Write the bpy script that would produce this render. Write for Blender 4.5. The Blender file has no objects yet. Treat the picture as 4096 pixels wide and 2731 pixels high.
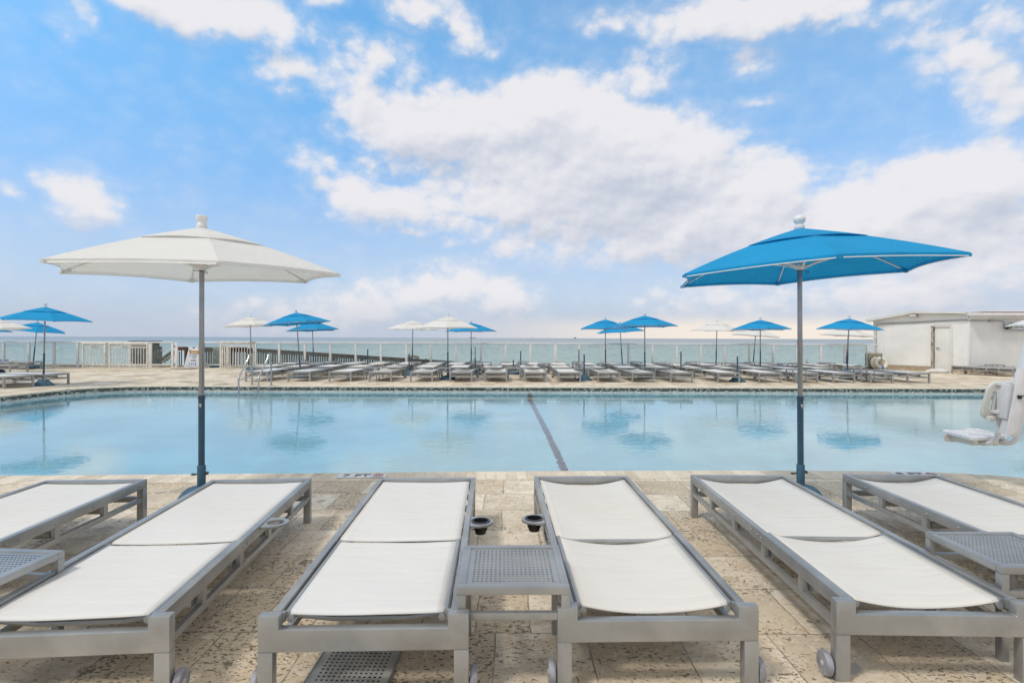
import bpy, bmesh, math, random
from mathutils import Vector, Matrix
random.seed(7)
R = math.radians
PI = math.pi
scn = bpy.context.scene
COL = scn.collection
F = 2229.0      # focal length of the photograph in its own pixels
H = 1.307       # eye height above the deck

def lat(px, Y):
    return (px - 2048.0) / F * Y
def hor(px):
    return 1344.7 + 11.8 * px / 3500.0
def hgt(px, py, Y):
    return H - (py - hor(px)) * Y / F
def gy(px, py, z=0.0):
    return (H - z) * F / (py - hor(px))

# ------------------------------------------------------------------ nodes
class NT:
    def __init__(s, tree):
        s.t = tree; s.n = tree.nodes; s.l = tree.links
    def new(s, kind, **kw):
        n = s.n.new(kind)
        for k, v in kw.items():
            setattr(n, k, v)
        return n
    def put(s, sock, v):
        if v is None: return
        if isinstance(v, bpy.types.NodeSocket): s.l.new(v, sock)
        else:
            if isinstance(v, (tuple, list)) and len(v) == 3 and sock.type == 'RGBA': v = (*v, 1)
            sock.default_value = v
    def math(s, op, a, b=None, c=None, clamp=False):
        n = s.new('ShaderNodeMath', operation=op); n.use_clamp = clamp
        s.put(n.inputs[0], a); s.put(n.inputs[1], b)
        if c is not None: s.put(n.inputs[2], c)
        return n.outputs[0]
    def vmath(s, op, a, b=None, c=None, out=0):
        n = s.new('ShaderNodeVectorMath', operation=op)
        s.put(n.inputs[0], a); s.put(n.inputs[1], b)
        if c is not None: s.put(n.inputs[2], c)
        return n.outputs[out]
    def mix(s, f, a, b, mode='MIX'):
        n = s.new('ShaderNodeMix', data_type='RGBA', blend_type=mode); n.clamp_factor = True
        s.put(n.inputs[0], f); s.put(n.inputs[6], a); s.put(n.inputs[7], b)
        return n.outputs[2]
    def ss(s, v, a, b, lo=0.0, hi=1.0):
        n = s.new('ShaderNodeMapRange', interpolation_type='SMOOTHSTEP')
        s.put(n.inputs[0], v); n.inputs[1].default_value = a; n.inputs[2].default_value = b
        n.inputs[3].default_value = lo; n.inputs[4].default_value = hi
        return n.outputs[0]
    def noise(s, vec, scale, detail=4, rough=.5, dist=0.0, out=0, dim='3D'):
        n = s.new('ShaderNodeTexNoise', noise_dimensions=dim)
        s.put(n.inputs['Vector'], vec); n.inputs['Scale'].default_value = scale
        n.inputs['Detail'].default_value = detail; n.inputs['Roughness'].default_value = rough
        n.inputs['Distortion'].default_value = dist
        return n.outputs[out]
    def mapping(s, vec, scale=(1, 1, 1), loc=(0, 0, 0), rot=(0, 0, 0)):
        n = s.new('ShaderNodeMapping'); s.put(n.inputs[0], vec)
        n.inputs[1].default_value = loc; n.inputs[2].default_value = rot; n.inputs[3].default_value = scale
        return n.outputs[0]
    def ramp(s, f, stops, interp='LINEAR'):
        n = s.new('ShaderNodeValToRGB'); n.color_ramp.interpolation = interp
        e = n.color_ramp.elements
        while len(e) < len(stops): e.new(0.5)
        for i, (p, c) in enumerate(stops):
            e[i].position = p; e[i].color = (*c, 1)
        s.put(n.inputs[0], f)
        return n.outputs[0]
    def sep(s, v):
        n = s.new('ShaderNodeSeparateXYZ'); s.put(n.inputs[0], v); return n.outputs
    def comb(s, x, y, z):
        n = s.new('ShaderNodeCombineXYZ')
        s.put(n.inputs[0], x); s.put(n.inputs[1], y); s.put(n.inputs[2], z); return n.outputs[0]
    def bump(s, h, strength=.3, dist=.01, normal=None):
        n = s.new('ShaderNodeBump'); s.put(n.inputs['Height'], h)
        n.inputs['Strength'].default_value = strength; n.inputs['Distance'].default_value = dist
        if normal is not None: s.put(n.inputs['Normal'], normal)
        return n.outputs[0]
    def white(s, v, out=0):
        n = s.new('ShaderNodeTexWhiteNoise', noise_dimensions='3D'); s.put(n.inputs[0], v); return n.outputs[out]
    def coord(s, which='Object'):
        if which == 'Position':
            return s.new('ShaderNodeNewGeometry').outputs['Position']
        return s.new('ShaderNodeTexCoord').outputs[which]

def material(name):
    m = bpy.data.materials.new(name); m.use_nodes = True
    t = NT(m.node_tree)
    b = m.node_tree.nodes['Principled BSDF']
    return m, t, b

def simple(name, col, rough=.5, metal=0.0, var=.08, scale=6.0, bump=0.0, bscale=200, spec=.5, coord='Object', sss=None):
    m, t, b = material(name)
    p = t.coord(coord)
    n = t.noise(p, scale, 5, .6)
    lo = tuple(max(0, c * (1 - var * 2)) for c in col); hi = tuple(min(1, c * (1 + var)) for c in col)
    t.put(b.inputs['Base Color'], t.mix(t.ss(n, .3, .7), lo, hi))
    b.inputs['Metallic'].default_value = metal
    b.inputs['Specular IOR Level'].default_value = spec
    r = t.math('MULTIPLY_ADD', t.noise(p, scale * 3, 3), .2, rough - .1)
    t.put(b.inputs['Roughness'], r)
    if bump: t.put(b.inputs['Normal'], t.bump(t.noise(p, bscale, 3), bump, .002))
    return m

def m_metal():
    m, t, b = material('painted_aluminium')
    p = t.coord('Object')
    n = t.noise(p, 3, 5, .6)
    sc = t.noise(t.mapping(p, (4, 60, 30), rot=(.3, .2, .5)), 3, 4, .7, .6)
    c = t.mix(t.ss(n, .35, .7), (.32, .325, .325), (.45, .452, .45))
    c = t.mix(t.ss(sc, .64, .70, 0, .5), c, (.13, .13, .135))
    sm = t.noise(p, 45, 3, .6)
    c = t.mix(t.ss(sm, .66, .76, 0, .3), c, (.45, .45, .44))
    t.put(b.inputs['Base Color'], c)
    b.inputs['Metallic'].default_value = .55
    t.put(b.inputs['Roughness'], t.math('MULTIPLY_ADD', n, .25, .24))
    t.put(b.inputs['Normal'], t.bump(t.noise(p, 350, 2), .08, .001))
    return m

def m_sling(name, col, warm):
    m, t, b = material(name)
    p = t.coord('Object')
    n = t.noise(p, 2.2, 4, .55)
    c = t.mix(t.ss(n, .35, .75), col, warm)
    st = t.noise(p, 9, 5, .7)
    c = t.mix(t.ss(st, .60, .78, 0, .40), c, tuple(x * .85 for x in col))
    xs = t.sep(p)[0]
    hem = t.math('ABSOLUTE', xs)
    hem = t.math('SUBTRACT', hem, .262)
    hem = t.math('ABSOLUTE', hem)
    c = t.mix(t.ss(hem, .0006, .003, .35, 0), c, tuple(x * .72 for x in col))
    t.put(b.inputs['Base Color'], c)
    b.inputs['Roughness'].default_value = .75
    b.inputs['Specular IOR Level'].default_value = .25
    w1 = t.new('ShaderNodeTexWave', wave_type='BANDS', bands_direction='X'); t.put(w1.inputs[0], p); w1.inputs['Scale'].default_value = 260
    w2 = t.new('ShaderNodeTexWave', wave_type='BANDS', bands_direction='Y'); t.put(w2.inputs[0], p); w2.inputs['Scale'].default_value = 260
    hgtw = t.math('ADD', w1.outputs[1], w2.outputs[1])
    b1 = t.bump(hgtw, .12, .0006)
    wr = t.noise(t.mapping(p, (3.0, 14, 1), rot=(0, 0, .06)), 1.0, 3, .5, .8)
    t.put(b.inputs['Normal'], t.bump(wr, .55, .018, b1))
    return m

def m_canopy(name, col, dark, trans):
    m, t, b = material(name)
    p = t.coord('Object')
    n = t.noise(p, 3, 5, .6)
    c = t.mix(t.ss(n, .3, .7), dark, col)
    t.put(b.inputs['Base Color'], c)
    b.inputs['Roughness'].default_value = .8
    b.inputs['Specular IOR Level'].default_value = .2
    wr = t.noise(t.mapping(p, (2, 2, 7)), 2.2, 3, .5, 1.0)
    nb = t.bump(wr, .5, .03)
    nb = t.bump(t.noise(p, 500, 2), .1, .0008, nb)
    t.put(b.inputs['Normal'], nb)
    tr = t.new('ShaderNodeBsdfTranslucent'); t.put(tr.inputs[0], c)
    mx = t.new('ShaderNodeMixShader'); mx.inputs[0].default_value = trans
    t.l.new(b.outputs[0], mx.inputs[1]); t.l.new(tr.outputs[0], mx.inputs[2])
    t.l.new(mx.outputs[0], t.n['Material Output'].inputs[0])
    return m

def m_stone(name, bw=.40, rh=.44, light=(.84, .755, .62), tan=(.62, .49, .335), pits=1.0, joints=1.0, uv=False, off=(0, 0, 0)):
    m, t, b = material(name)
    p = t.coord('UV') if uv else t.coord('Position')
    pos = t.coord('Position')
    wob = t.noise(p, 5, 3, .6, out=1)
    pw = t.vmath('MULTIPLY_ADD', wob, (.018, .018, 0), p)
    pw = t.vmath('ADD', pw, off)
    br = t.new('ShaderNodeTexBrick')
    br.offset = .37; br.offset_frequency = 2; br.squash = .62; br.squash_frequency = 3
    t.put(br.inputs['Vector'], pw)
    br.inputs['Color1'].default_value = (0, 0, 0, 1); br.inputs['Color2'].default_value = (1, 1, 1, 1)
    br.inputs['Mortar'].default_value = (0, 0, 0, 1)
    br.inputs['Scale'].default_value = 1; br.inputs['Mortar Size'].default_value = .0035
    br.inputs['Mortar Smooth'].default_value = .25; br.inputs['Bias'].default_value = 0
    br.inputs['Brick Width'].default_value = bw; br.inputs['Row Height'].default_value = rh
    slab = br.outputs[0]; mort = br.outputs['Fac']
    sv = t.math('MULTIPLY', slab, 37.0)
    p3 = t.comb(t.sep(pos)[0], t.sep(pos)[1], sv)
    big = t.noise(p3, 1.3, 5, .6)
    mid = t.noise(p3, 9, 6, .65, .4)
    fine = t.noise(t.mapping(p3, (22, 46, 1)), 1.0, 5, .7, .5)
    c = t.mix(t.ss(slab, .15, .85), light, tuple(.25 * a + .70 * q for a, q in zip(light, tan)))
    c = t.mix(t.ss(mid, .42, .66, 0, .75), c, tan)
    c = t.mix(t.ss(big, .52, .68, 0, .5), c, (.43, .355, .26))
    c = t.mix(t.ss(t.noise(p3, 2.7, 5, .7), .66, .72, 0, .75), c, (.36, .35, .34))
    c = t.mix(t.ss(fine, .52, .62, 0, .45), c, tuple(x * .62 for x in tan))
    wht = t.noise(t.vmath('ADD', p3, (9, 4, 2)), 16, 4, .6, 1.5)
    c = t.mix(t.ss(wht, .57, .67, 0, .65), c, (.81, .73, .60))
    # pits
    pn = t.noise(t.mapping(p3, (55, 72, 1)), 1.0, 3, .6, .3)
    thr = t.math('MULTIPLY_ADD', t.math('SUBTRACT', slab, .5), -.14, t.math('MULTIPLY_ADD', t.noise(p3, 3.5, 3), -.26, .755))
    pit = t.math('SUBTRACT', pn, thr)
    pitm = t.ss(pit, 0, .035, 0, pits)
    pn2 = t.noise(t.mapping(t.vmath('ADD', p3, (5, 3, 0)), (14, 22, 1)), 1.0, 4, .65, 1.0)
    pit2 = t.ss(pn2, .655, .68, 0, pits)
    pitm = t.math('MAXIMUM', pitm, pit2)
    # shell fossils: pale distorted rings
    vo = t.new('ShaderNodeTexVoronoi', voronoi_dimensions='2D')
    dp = t.vmath('MULTIPLY_ADD', t.noise(p3, 14, 3, out=1), (.10, .10, 0), pos)
    t.put(vo.inputs['Vector'], dp); vo.inputs['Scale'].default_value = 2.1
    rare = t.math('GREATER_THAN', t.sep(vo.outputs['Color'])[0], .60)
    ring = t.math('ABSOLUTE', t.math('SUBTRACT', vo.outputs['Distance'], .105))
    ringm = t.math('MULTIPLY', t.ss(ring, .008, .022, .8, 0), rare)
    core = t.math('MULTIPLY', t.ss(vo.outputs['Distance'], .05, .085, 1, 0), rare)
    core = t.math('MULTIPLY', core, t.ss(t.noise(p3, 60, 3), .44, .56))
    c = t.mix(t.math('MULTIPLY', ringm, .8 * pits), c, (.72, .70, .64))
    c = t.mix(t.math('MULTIPLY', core, .75 * pits), c, (.12, .11, .08))
    c = t.mix(t.math('MULTIPLY', pitm, .85), c, (.15, .11, .07))
    jm = t.math('MULTIPLY', mort, t.ss(t.noise(p3, 12, 3), .25, .6, .35, 1))
    jm = t.math('MULTIPLY', jm, joints, clamp=True)
    c = t.mix(t.math('MULTIPLY', jm, .80), c, (.17, .135, .09))
    t.put(b.inputs['Base Color'], c)
    t.put(b.inputs['Roughness'], t.math('MULTIPLY_ADD', mid, .25, .5))
    b.inputs['Specular IOR Level'].default_value = .35
    h = t.math('MULTIPLY_ADD', pitm, -1.0, t.math('MULTIPLY', fine, .35))
    h = t.math('MULTIPLY_ADD', jm, -1.0, h)
    t.put(b.inputs['Normal'], t.bump(h, .8, .004))
    return m

def m_mosaic():
    m, t, b = material('mosaic_tile')
    uv = t.coord('UV')
    s = .048
    sc = t.vmath('MULTIPLY', uv, (1 / s, 1 / s, 1))
    # every other group joins into larger tiles
    fl = t.vmath('FLOOR', sc)
    fr = t.vmath('FRACTION', sc)
    fx, fy, _ = t.sep(fr)
    ex = t.math('MINIMUM', fx, t.math('SUBTRACT', 1.0, fx)); ey = t.math('MINIMUM', fy, t.math('SUBTRACT', 1.0, fy))
    e = t.math('MINIMUM', ex, ey)
    wn = t.white(fl)
    col = t.ramp(wn, [(0, (.015, .015, .013)), (.38, (.05, .052, .045)), (.56, (.13, .13, .11)), (.74, (.30, .30, .26)), (.88, (.45, .45, .40))], 'CONSTANT')
    col = t.mix(t.ss(e, .06, .11, 1, 0), col, (.26, .255, .23))
    t.put(b.inputs['Base Color'], col); b.inputs['Roughness'].default_value = .25
    return m

def m_water_pool():
    m, t, b = material('pool_water')
    p = t.coord('Position')
    n1 = t.noise(t.mapping(p, (1.0, 2.1, 1), rot=(0, 0, .25)), 2.0, 2, .5, .3)
    n2 = t.noise(t.mapping(p, (1.0, 1.7, 1), rot=(0, 0, -.4)), 6.5, 2, .5, .4)
    calm = t.ss(t.noise(p, .22, 2), .35, .65, .35, 1)
    h = t.math('MULTIPLY_ADD', n2, .45, t.math('MULTIPLY', n1, .45))
    h = t.math('MULTIPLY', h, calm)
    nb = t.bump(h, 1.0, .0058)
    b.inputs['Base Color'].default_value = (.93, .985, 1, 1)
    b.inputs['Transmission Weight'].default_value = 1
    b.inputs['Roughness'].default_value = 0.0
    b.inputs['IOR'].default_value = 1.333
    t.put(b.inputs['Normal'], nb)
    return m

def m_sea():
    m, t, b = material('sea_water')
    p = t.coord('Position')
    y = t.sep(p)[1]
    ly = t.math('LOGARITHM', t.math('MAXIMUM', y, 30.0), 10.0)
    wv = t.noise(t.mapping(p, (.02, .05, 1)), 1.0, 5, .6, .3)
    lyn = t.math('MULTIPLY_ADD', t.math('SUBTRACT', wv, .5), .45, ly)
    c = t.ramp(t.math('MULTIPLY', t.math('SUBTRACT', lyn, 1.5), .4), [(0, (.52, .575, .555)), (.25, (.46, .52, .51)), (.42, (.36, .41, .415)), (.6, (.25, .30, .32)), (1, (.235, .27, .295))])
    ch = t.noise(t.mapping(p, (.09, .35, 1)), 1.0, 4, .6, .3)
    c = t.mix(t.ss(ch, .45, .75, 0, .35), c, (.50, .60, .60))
    t.put(b.inputs['Base Color'], c)
    b.inputs['Roughness'].default_value = .35
    b.inputs['Specular IOR Level'].default_value = .3
    h = t.noise(t.mapping(p, (.35, .8, 1)), 1.0, 6, .6, .4)
    t.put(b.inputs['Normal'], t.bump(h, .9, .35))
    return m

def m_glass():
    m, t, b = material('railing_glass')
    tr = t.new('ShaderNodeBsdfTransparent'); tr.inputs[0].default_value = (.89, .945, .935, 1)
    gl = t.new('ShaderNodeBsdfGlossy'); gl.inputs['Roughness'].default_value = .03
    df = t.new('ShaderNodeBsdfDiffuse'); df.inputs[0].default_value = (.55, .62, .62, 1)
    p = t.coord('Object')
    fr = t.new('ShaderNodeFresnel'); fr.inputs[0].default_value = 1.45
    m1 = t.new('ShaderNodeMixShader'); t.put(m1.inputs[0], t.math('MULTIPLY', fr.outputs[0], .8))
    t.l.new(tr.outputs[0], m1.inputs[1]); t.l.new(gl.outputs[0], m1.inputs[2])
    dirt = t.ss(t.noise(t.mapping(p, (2.5, 1, 6)), 1.0, 5, .65, 1.0), .45, .75, .07, .22)
    m2 = t.new('ShaderNodeMixShader'); t.put(m2.inputs[0], dirt)
    t.l.new(m1.outputs[0], m2.inputs[1]); t.l.new(df.outputs[0], m2.inputs[2])
    t.l.new(m2.outputs[0], t.n['Material Output'].inputs[0])
    return m

def m_chip(name, col, chip, rough=.45, amt=.66, scale=14):
    m, t, b = material(name)
    p = t.coord('Object')
    n = t.noise(t.mapping(p, (1, 1, .45)), scale, 4, .6, .5)
    lowf = t.noise(p, 3.1, 2)
    f = t.ss(t.math('MULTIPLY_ADD', lowf, .25, n), amt + .1, amt + .125)
    c = t.mix(t.ss(t.noise(p, 8, 4), .3, .7), tuple(x * .8 for x in col), tuple(x * 1.15 for x in col))
    c = t.mix(f, c, chip)
    t.put(b.inputs['Base Color'], c); b.inputs['Roughness'].default_value = rough
    t.put(b.inputs['Normal'], t.bump(f, .5, .0015))
    return m

def m_wall(name, col, rust=.5):
    m, t, b = material(name)
    p = t.coord('Object')
    n = t.noise(p, 1.2, 5, .6)
    c = t.mix(t.ss(n, .35, .7), tuple(x * .9 for x in col), col)
    st = t.noise(t.mapping(p, (9, 9, .6)), 1.0, 4, .6)
    c = t.mix(t.ss(st, .58, .78, 0, .3), c, (.52, .49, .42))
    z = t.sep(p)[2]
    ru = t.noise(t.mapping(p, (7, 7, 3)), 1.0, 5, .75, .6)
    c = t.mix(t.ss(ru, .735, .79, 0, rust), c, (.38, .17, .06))
    t.put(b.inputs['Base Color'], c); b.inputs['Roughness'].default_value = .75
    t.put(b.inputs['Normal'], t.bump(t.noise(p, 60, 4), .25, .004))
    return m

def m_wood(name, a, c2):
    m, t, b = material(name)
    p = t.coord('Object')
    n = t.noise(t.mapping(p, (3, 3, .6)), 5, 5, .65, .6)
    wn = t.white(t.vmath('FLOOR', t.vmath('MULTIPLY', p, (8.3, 1, 1))))
    c = t.mix(t.ss(n, .3, .7), a, c2)
    c = t.mix(t.math('MULTIPLY', wn, .5), c, tuple(x * 1.6 for x in c2))
    t.put(b.inputs['Base Color'], c); b.inputs['Roughness'].default_value = .7
    return m

M = {}
M['metal'] = m_metal()
M['dark_metal'] = simple('dark_aluminium', (.10, .10, .105), .45, .5)
M['sling_white'] = m_sling('white_sling', (.72, .712, .695), (.70, .685, .655))
M['sling_cream'] = m_sling('cream_sling', (.71, .69, .65), (.69, .655, .60))
M['wheel_grey'] = simple('grey_rubber', (.30, .30, .33), .55, 0, .15, 20)
M['wheel_hub'] = simple('pale_plastic_hub', (.50, .50, .52), .4, 0, .08, 20)
M['cap'] = simple('pale_plastic_cap', (.52, .52, .54), .45)
M['black'] = simple('black_plastic', (.012, .012, .014), .35)
M['blue_cloth'] = m_canopy('blue_canvas', (.018, .34, .68), (.015, .31, .62), .2)
M['white_cloth'] = m_canopy('white_canvas', (.83, .82, .80), (.81, .80, .78), .26)
M['white_paint'] = simple('white_paint', (.76, .76, .76), .4, 0, .05)
M['rib_white'] = simple('white_fibreglass', (.74, .73, .70), .45, 0, .05)
M['chrome'] = simple('polished_steel', (.50, .51, .52), .12, 1.0, .04)
M['pole'] = simple('brushed_pole', (.33, .33, .34), .24, .95, .10, 4)
M['stand_tube'] = m_chip('chipped_navy_paint', (.028, .078, .135), (.58, .56, .50), .4, .64, 16)
M['stand_base'] = m_chip('weathered_blue_concrete', (.042, .115, .18), (.40, .38, .28), .7, .68, 20)
M['rail_white'] = simple('white_rail_paint', (.80, .79, .78), .4, 0, .06)
M['gate_white'] = m_chip('cream_gate_paint', (.68, .66, .60), (.40, .36, .28), .5, .70, 6)
M['glass'] = m_glass()
M['stone'] = m_stone('coral_stone_paving', off=(.06, .16, 0))
M['coping'] = m_stone('coping_stone', .155, .36, (.80, .71, .57), (.72, .61, .47), .35, .35, uv=True)
M['curb'] = simple('weathered_curb', (.36, .31, .23), .8, 0, .3, 5)
M['tile_beige'] = m_stone('beige_wall_tile', .33, .12, (.48, .39, .28), (.42, .33, .22), .15, .8, uv=True)
M['mosaic'] = m_mosaic()
M['grout_white'] = simple('pale_band', (.62, .61, .57), .6, 0, .12, 10)
M['plaster'] = simple('pool_plaster', (.47, .77, .87), .8, 0, .06, .7, coord='Position')
M['water'] = m_water_pool()
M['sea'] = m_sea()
M['sand'] = simple('beach_sand', (.55, .47, .36), .9, 0, .1, .8, coord='Position')
M['lane'] = simple('lane_tile', (.13, .135, .16), .5)
M['wall_white'] = m_wall('white_render', (.86, .85, .82), .5)
M['wall_shaded'] = m_wall('white_render_shaded', (.78, .78, .78), 0)  # same white render, greyer: the shade on this side is in the colour
M['door'] = m_wall('painted_door', (.79, .78, .74), .7)
M['frame_old'] = m_chip('worn_door_frame', (.44, .40, .35), (.20, .12, .08), .8, .56, 14)
M['red_roof'] = simple('red_roof_edge', (.28, .07, .05), .8)
M['rust_white'] = m_wall('rusty_white_metal', (.72, .71, .67), .9)
M['conduit'] = simple('grey_conduit', (.30, .31, .32), .5, .4)
M['wood_dark'] = m_wood('dark_stained_wood', (.065, .035, .025), (.10, .052, .038))
M['wood_grey'] = m_wood('weathered_wood', (.10, .085, .072), (.17, .145, .12))
M['ring_white'] = simple('cream_ring_vinyl', (.74, .71, .60), .5, 0, .06)
M['band_blue'] = simple('blue_strap', (.03, .14, .60), .5)
M['band_teal'] = simple('faded_teal_band', (.22, .35, .35), .6)
M['rope'] = simple('grey_rope', (.45, .43, .38), .9, 0, .3, 30)
M['red'] = simple('dark_red_plastic', (.30, .03, .015), .5)
M['bag'] = simple('white_sack', (.70, .69, .66), .8, 0, .05, 5)
M['lift'] = simple('white_lift_enamel', (.70, .70, .72), .3, 0, .04)
M['lift_plastic'] = simple('aged_white_plastic', (.70, .68, .62), .4, 0, .06, 4)
M['navy'] = simple('navy_lettering', (.02, .03, .16), .6)
M['ink'] = simple('dark_lettering', (.06, .07, .09), .6)
M['sign_white'] = simple('white_sign_board', (.66, .67, .72), .5, 0, .03)
M['sign_grey'] = simple('grey_sign_board', (.36, .37, .35), .5)
M['tarp'] = simple('dark_tarpaulin', (.045, .05, .055), .6, 0, .4, 9, .3, 20)
M['tan_cloth'] = simple('tan_fabric', (.30, .24, .16), .9)
M['mat'] = simple('dark_mat', (.09, .085, .08), .9)
M['orange'] = simple('orange_print', (.52, .12, .02), .6)
M['yellow'] = simple('yellow_print', (.62, .36, .03), .6)
M['green'] = simple('green_print', (.05, .25, .09), .6)
M['purple'] = simple('lilac_print', (.30, .24, .45), .6)
M['redprint'] = simple('red_print', (.50, .03, .04), .6)
M['blueprint'] = simple('blue_print', (.04, .17, .42), .6)
M['plant'] = simple('dune_grass_green', (.12, .17, .07), .8)
M['ship'] = simple('hazed_hull', (.36, .40, .46), .8)  # pale grey-blue: the haze of distance is mixed into the hull colour
M['skin'] = simple('tanned_skin', (.20, .11, .07), .6)
M['shirt'] = simple('grey_shirt', (.10, .10, .11), .9)
M['perf'] = simple('scuffed_perforated_sheet', (.58, .56, .52), .5, .3, .15, 8)
M['hole_shade'] = simple('painted_hole_shade', (.03, .03, .028), .9)  # near-black colour for the shade painted behind the perforations
M['navy_cloth'] = simple('navy_canvas', (.01, .03, .14), .8)
M['lens'] = simple('lamp_lens', (.45, .38, .12), .2)

# ------------------------------------------------------------------ mesh building
class MB:
    def __init__(s): s.v = []; s.f = []; s.uv = {}
    def box(s, x0, x1, y0, y1, z0, z1, mat=None):
        b = len(s.v)
        pts = [(x0, y0, z0), (x1, y0, z0), (x1, y1, z0), (x0, y1, z0), (x0, y0, z1), (x1, y0, z1), (x1, y1, z1), (x0, y1, z1)]
        if mat: pts = [tuple(mat @ Vector(p)) for p in pts]
        s.v += pts
        s.f += [tuple(b + i for i in q) for q in ((0, 3, 2, 1), (4, 5, 6, 7), (0, 1, 5, 4), (1, 2, 6, 5), (2, 3, 7, 6), (3, 0, 4, 7))]
        return s
    def beam(s, a, b, w, h, up=(0, 0, 1)):
        a = Vector(a); b = Vector(b); d = b - a; L = d.length; d.normalize()
        u = Vector(up); sd = d.cross(u).normalized(); u = sd.cross(d)
        m = Matrix((sd, d, u)).transposed().to_4x4(); m.translation = a
        return s.box(-w / 2, w / 2, 0, L, -h / 2, h / 2, m)
    def tube(s, pts, r, n=10, cap=True):
        pts = [Vector(p) for p in pts]
        rr = r if isinstance(r, (list, tuple)) else [r] * len(pts)
        b = len(s.v); k = len(pts)
        t0 = (pts[1] - pts[0]).normalized()
        ref = Vector((0, 0, 1)) if abs(t0.z) < .9 else Vector((1, 0, 0))
        nrm = t0.cross(ref).normalized()
        for i, p in enumerate(pts):
            if i == 0: t = pts[1] - pts[0]
            elif i == k - 1: t = pts[-1] - pts[-2]
            else: t = (pts[i + 1] - pts[i]).normalized() + (pts[i] - pts[i - 1]).normalized()
            t.normalize()
            nrm = (nrm - t * nrm.dot(t)).normalized(); bi = t.cross(nrm)
            for j in range(n):
                a = 2 * PI * j / n
                s.v.append(tuple(p + (nrm * math.cos(a) + bi * math.sin(a)) * rr[i]))
        for i in range(k - 1):
            for j in range(n):
                j2 = (j + 1) % n
                s.f.append((b + i * n + j, b + i * n + j2, b + (i + 1) * n + j2, b + (i + 1) * n + j))
        if cap:
            s.f.append(tuple(b + j for j in reversed(range(n)))); s.f.append(tuple(b + (k - 1) * n + j for j in range(n)))
        return s
    def lathe(s, prof, n=24, mat=None, cap=True):
        b = len(s.v); k = len(prof)
        for r, z in prof:
            for j in range(n):
                a = 2 * PI * j / n
                p = Vector((r * math.cos(a), r * math.sin(a), z))
                if mat: p = mat @ p
                s.v.append(tuple(p))
        for i in range(k - 1):
            for j in range(n):
                j2 = (j + 1) % n
                s.f.append((b + i * n + j, b + i * n + j2, b + (i + 1) * n + j2, b + (i + 1) * n + j))
        if cap:
            s.f.append(tuple(b + j for j in reversed(range(n)))); s.f.append(tuple(b + (k - 1) * n + j for j in range(n)))
        return s
    def grid(s, fn, nu, nv, thick=None):
        b = len(s.v)
        for i in range(nu + 1):
            for j in range(nv + 1):
                s.v.append(tuple(fn(i / nu, j / nv)))
        for i in range(nu):
            for j in range(nv):
                a = b + i * (nv + 1) + j
                s.f.append((a, a + nv + 1, a + nv + 2, a + 1))
        return s
    def prism(s, poly, z0, z1, mat=None):
        b = len(s.v); n = len(poly)
        for z in (z0, z1):
            for x, y in poly:
                p = Vector((x, y, z))
                if mat: p = mat @ p
                s.v.append(tuple(p))
        s.f.append(tuple(b + i for i in reversed(range(n)))); s.f.append(tuple(b + n + i for i in range(n)))
        for i in range(n):
            j = (i + 1) % n
            s.f.append((b + i, b + j, b + n + j, b + n + i))
        return s
    def mesh(s, name, bevel=0, smooth=False, solid=0, recalc=True, seg=2):
        me = bpy.data.meshes.new(name)
        me.from_pydata(s.v, [], s.f)
        bm = bmesh.new(); bm.from_mesh(me)
        if recalc: bmesh.ops.recalc_face_normals(bm, faces=bm.faces)
        if solid: bmesh.ops.solidify(bm, geom=bm.faces[:], thickness=solid)
        if bevel:
            ed = [e for e in bm.edges if len(e.link_faces) == 2 and e.calc_face_angle(0) > .6]
            bmesh.ops.bevel(bm, geom=ed, offset=bevel, segments=seg, affect='EDGES', profile=.6, clamp_overlap=True)
        bm.to_mesh(me); bm.free()
        if smooth or bevel:
            for p in me.polygons: p.use_smooth = True
            if smooth != 'all':
                try: me.set_sharp_from_angle(angle=R(35))
                except Exception: pass
        return me

def obj(name, me, mat=None, parent=None, loc=(0, 0, 0), rot=(0, 0, 0)):
    if mat and not me.materials: me.materials.append(mat)
    o = bpy.data.objects.new(name, me); COL.objects.link(o)
    o.location = loc; o.rotation_euler = rot
    if parent: o.parent = parent
    return o

def thing(name, label, cat, loc=(0, 0, 0), rz=0.0, group=None, rot=None):
    o = bpy.data.objects.new(name, None); COL.objects.link(o); o.empty_display_size = .2
    o.location = loc; o.rotation_euler = rot if rot else (0, 0, rz)
    o['label'] = label; o['category'] = cat
    if group: o['group'] = group
    return o

def struct(name, me, mat, kind='structure'):
    o = obj(name, me, mat); o['kind'] = kind; return o

def text_mesh(txt, size, ext=.0015, align='CENTER'):
    cu = bpy.data.curves.new('lettering', 'FONT'); cu.body = txt; cu.size = size; cu.extrude = ext
    cu.align_x = align; cu.align_y = 'CENTER'; cu.resolution_u = 3; cu.offset = size * .012
    o = bpy.data.objects.new('lettering', cu); COL.objects.link(o)
    dg = bpy.context.evaluated_depsgraph_get(); dg.update()
    me = bpy.data.meshes.new_from_object(o.evaluated_get(dg))
    bpy.data.objects.remove(o); bpy.data.curves.remove(cu)
    return me

ORD = ['', 'first', 'second', 'third', 'fourth', 'fifth', 'sixth', 'seventh', 'eighth', 'ninth', 'tenth', 'eleventh', 'twelfth',
       'thirteenth', 'fourteenth', 'fifteenth', 'sixteenth', 'seventeenth', 'eighteenth', 'nineteenth', 'twentieth', 'twenty-first', 'twenty-second']

# ------------------------------------------------------------------ sun lounger
HW = .34; LL = 1.98; TOP = .307
CACHE = {}
def cached(key, fn):
    if key not in CACHE: CACHE[key] = fn()
    return CACHE[key]

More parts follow.
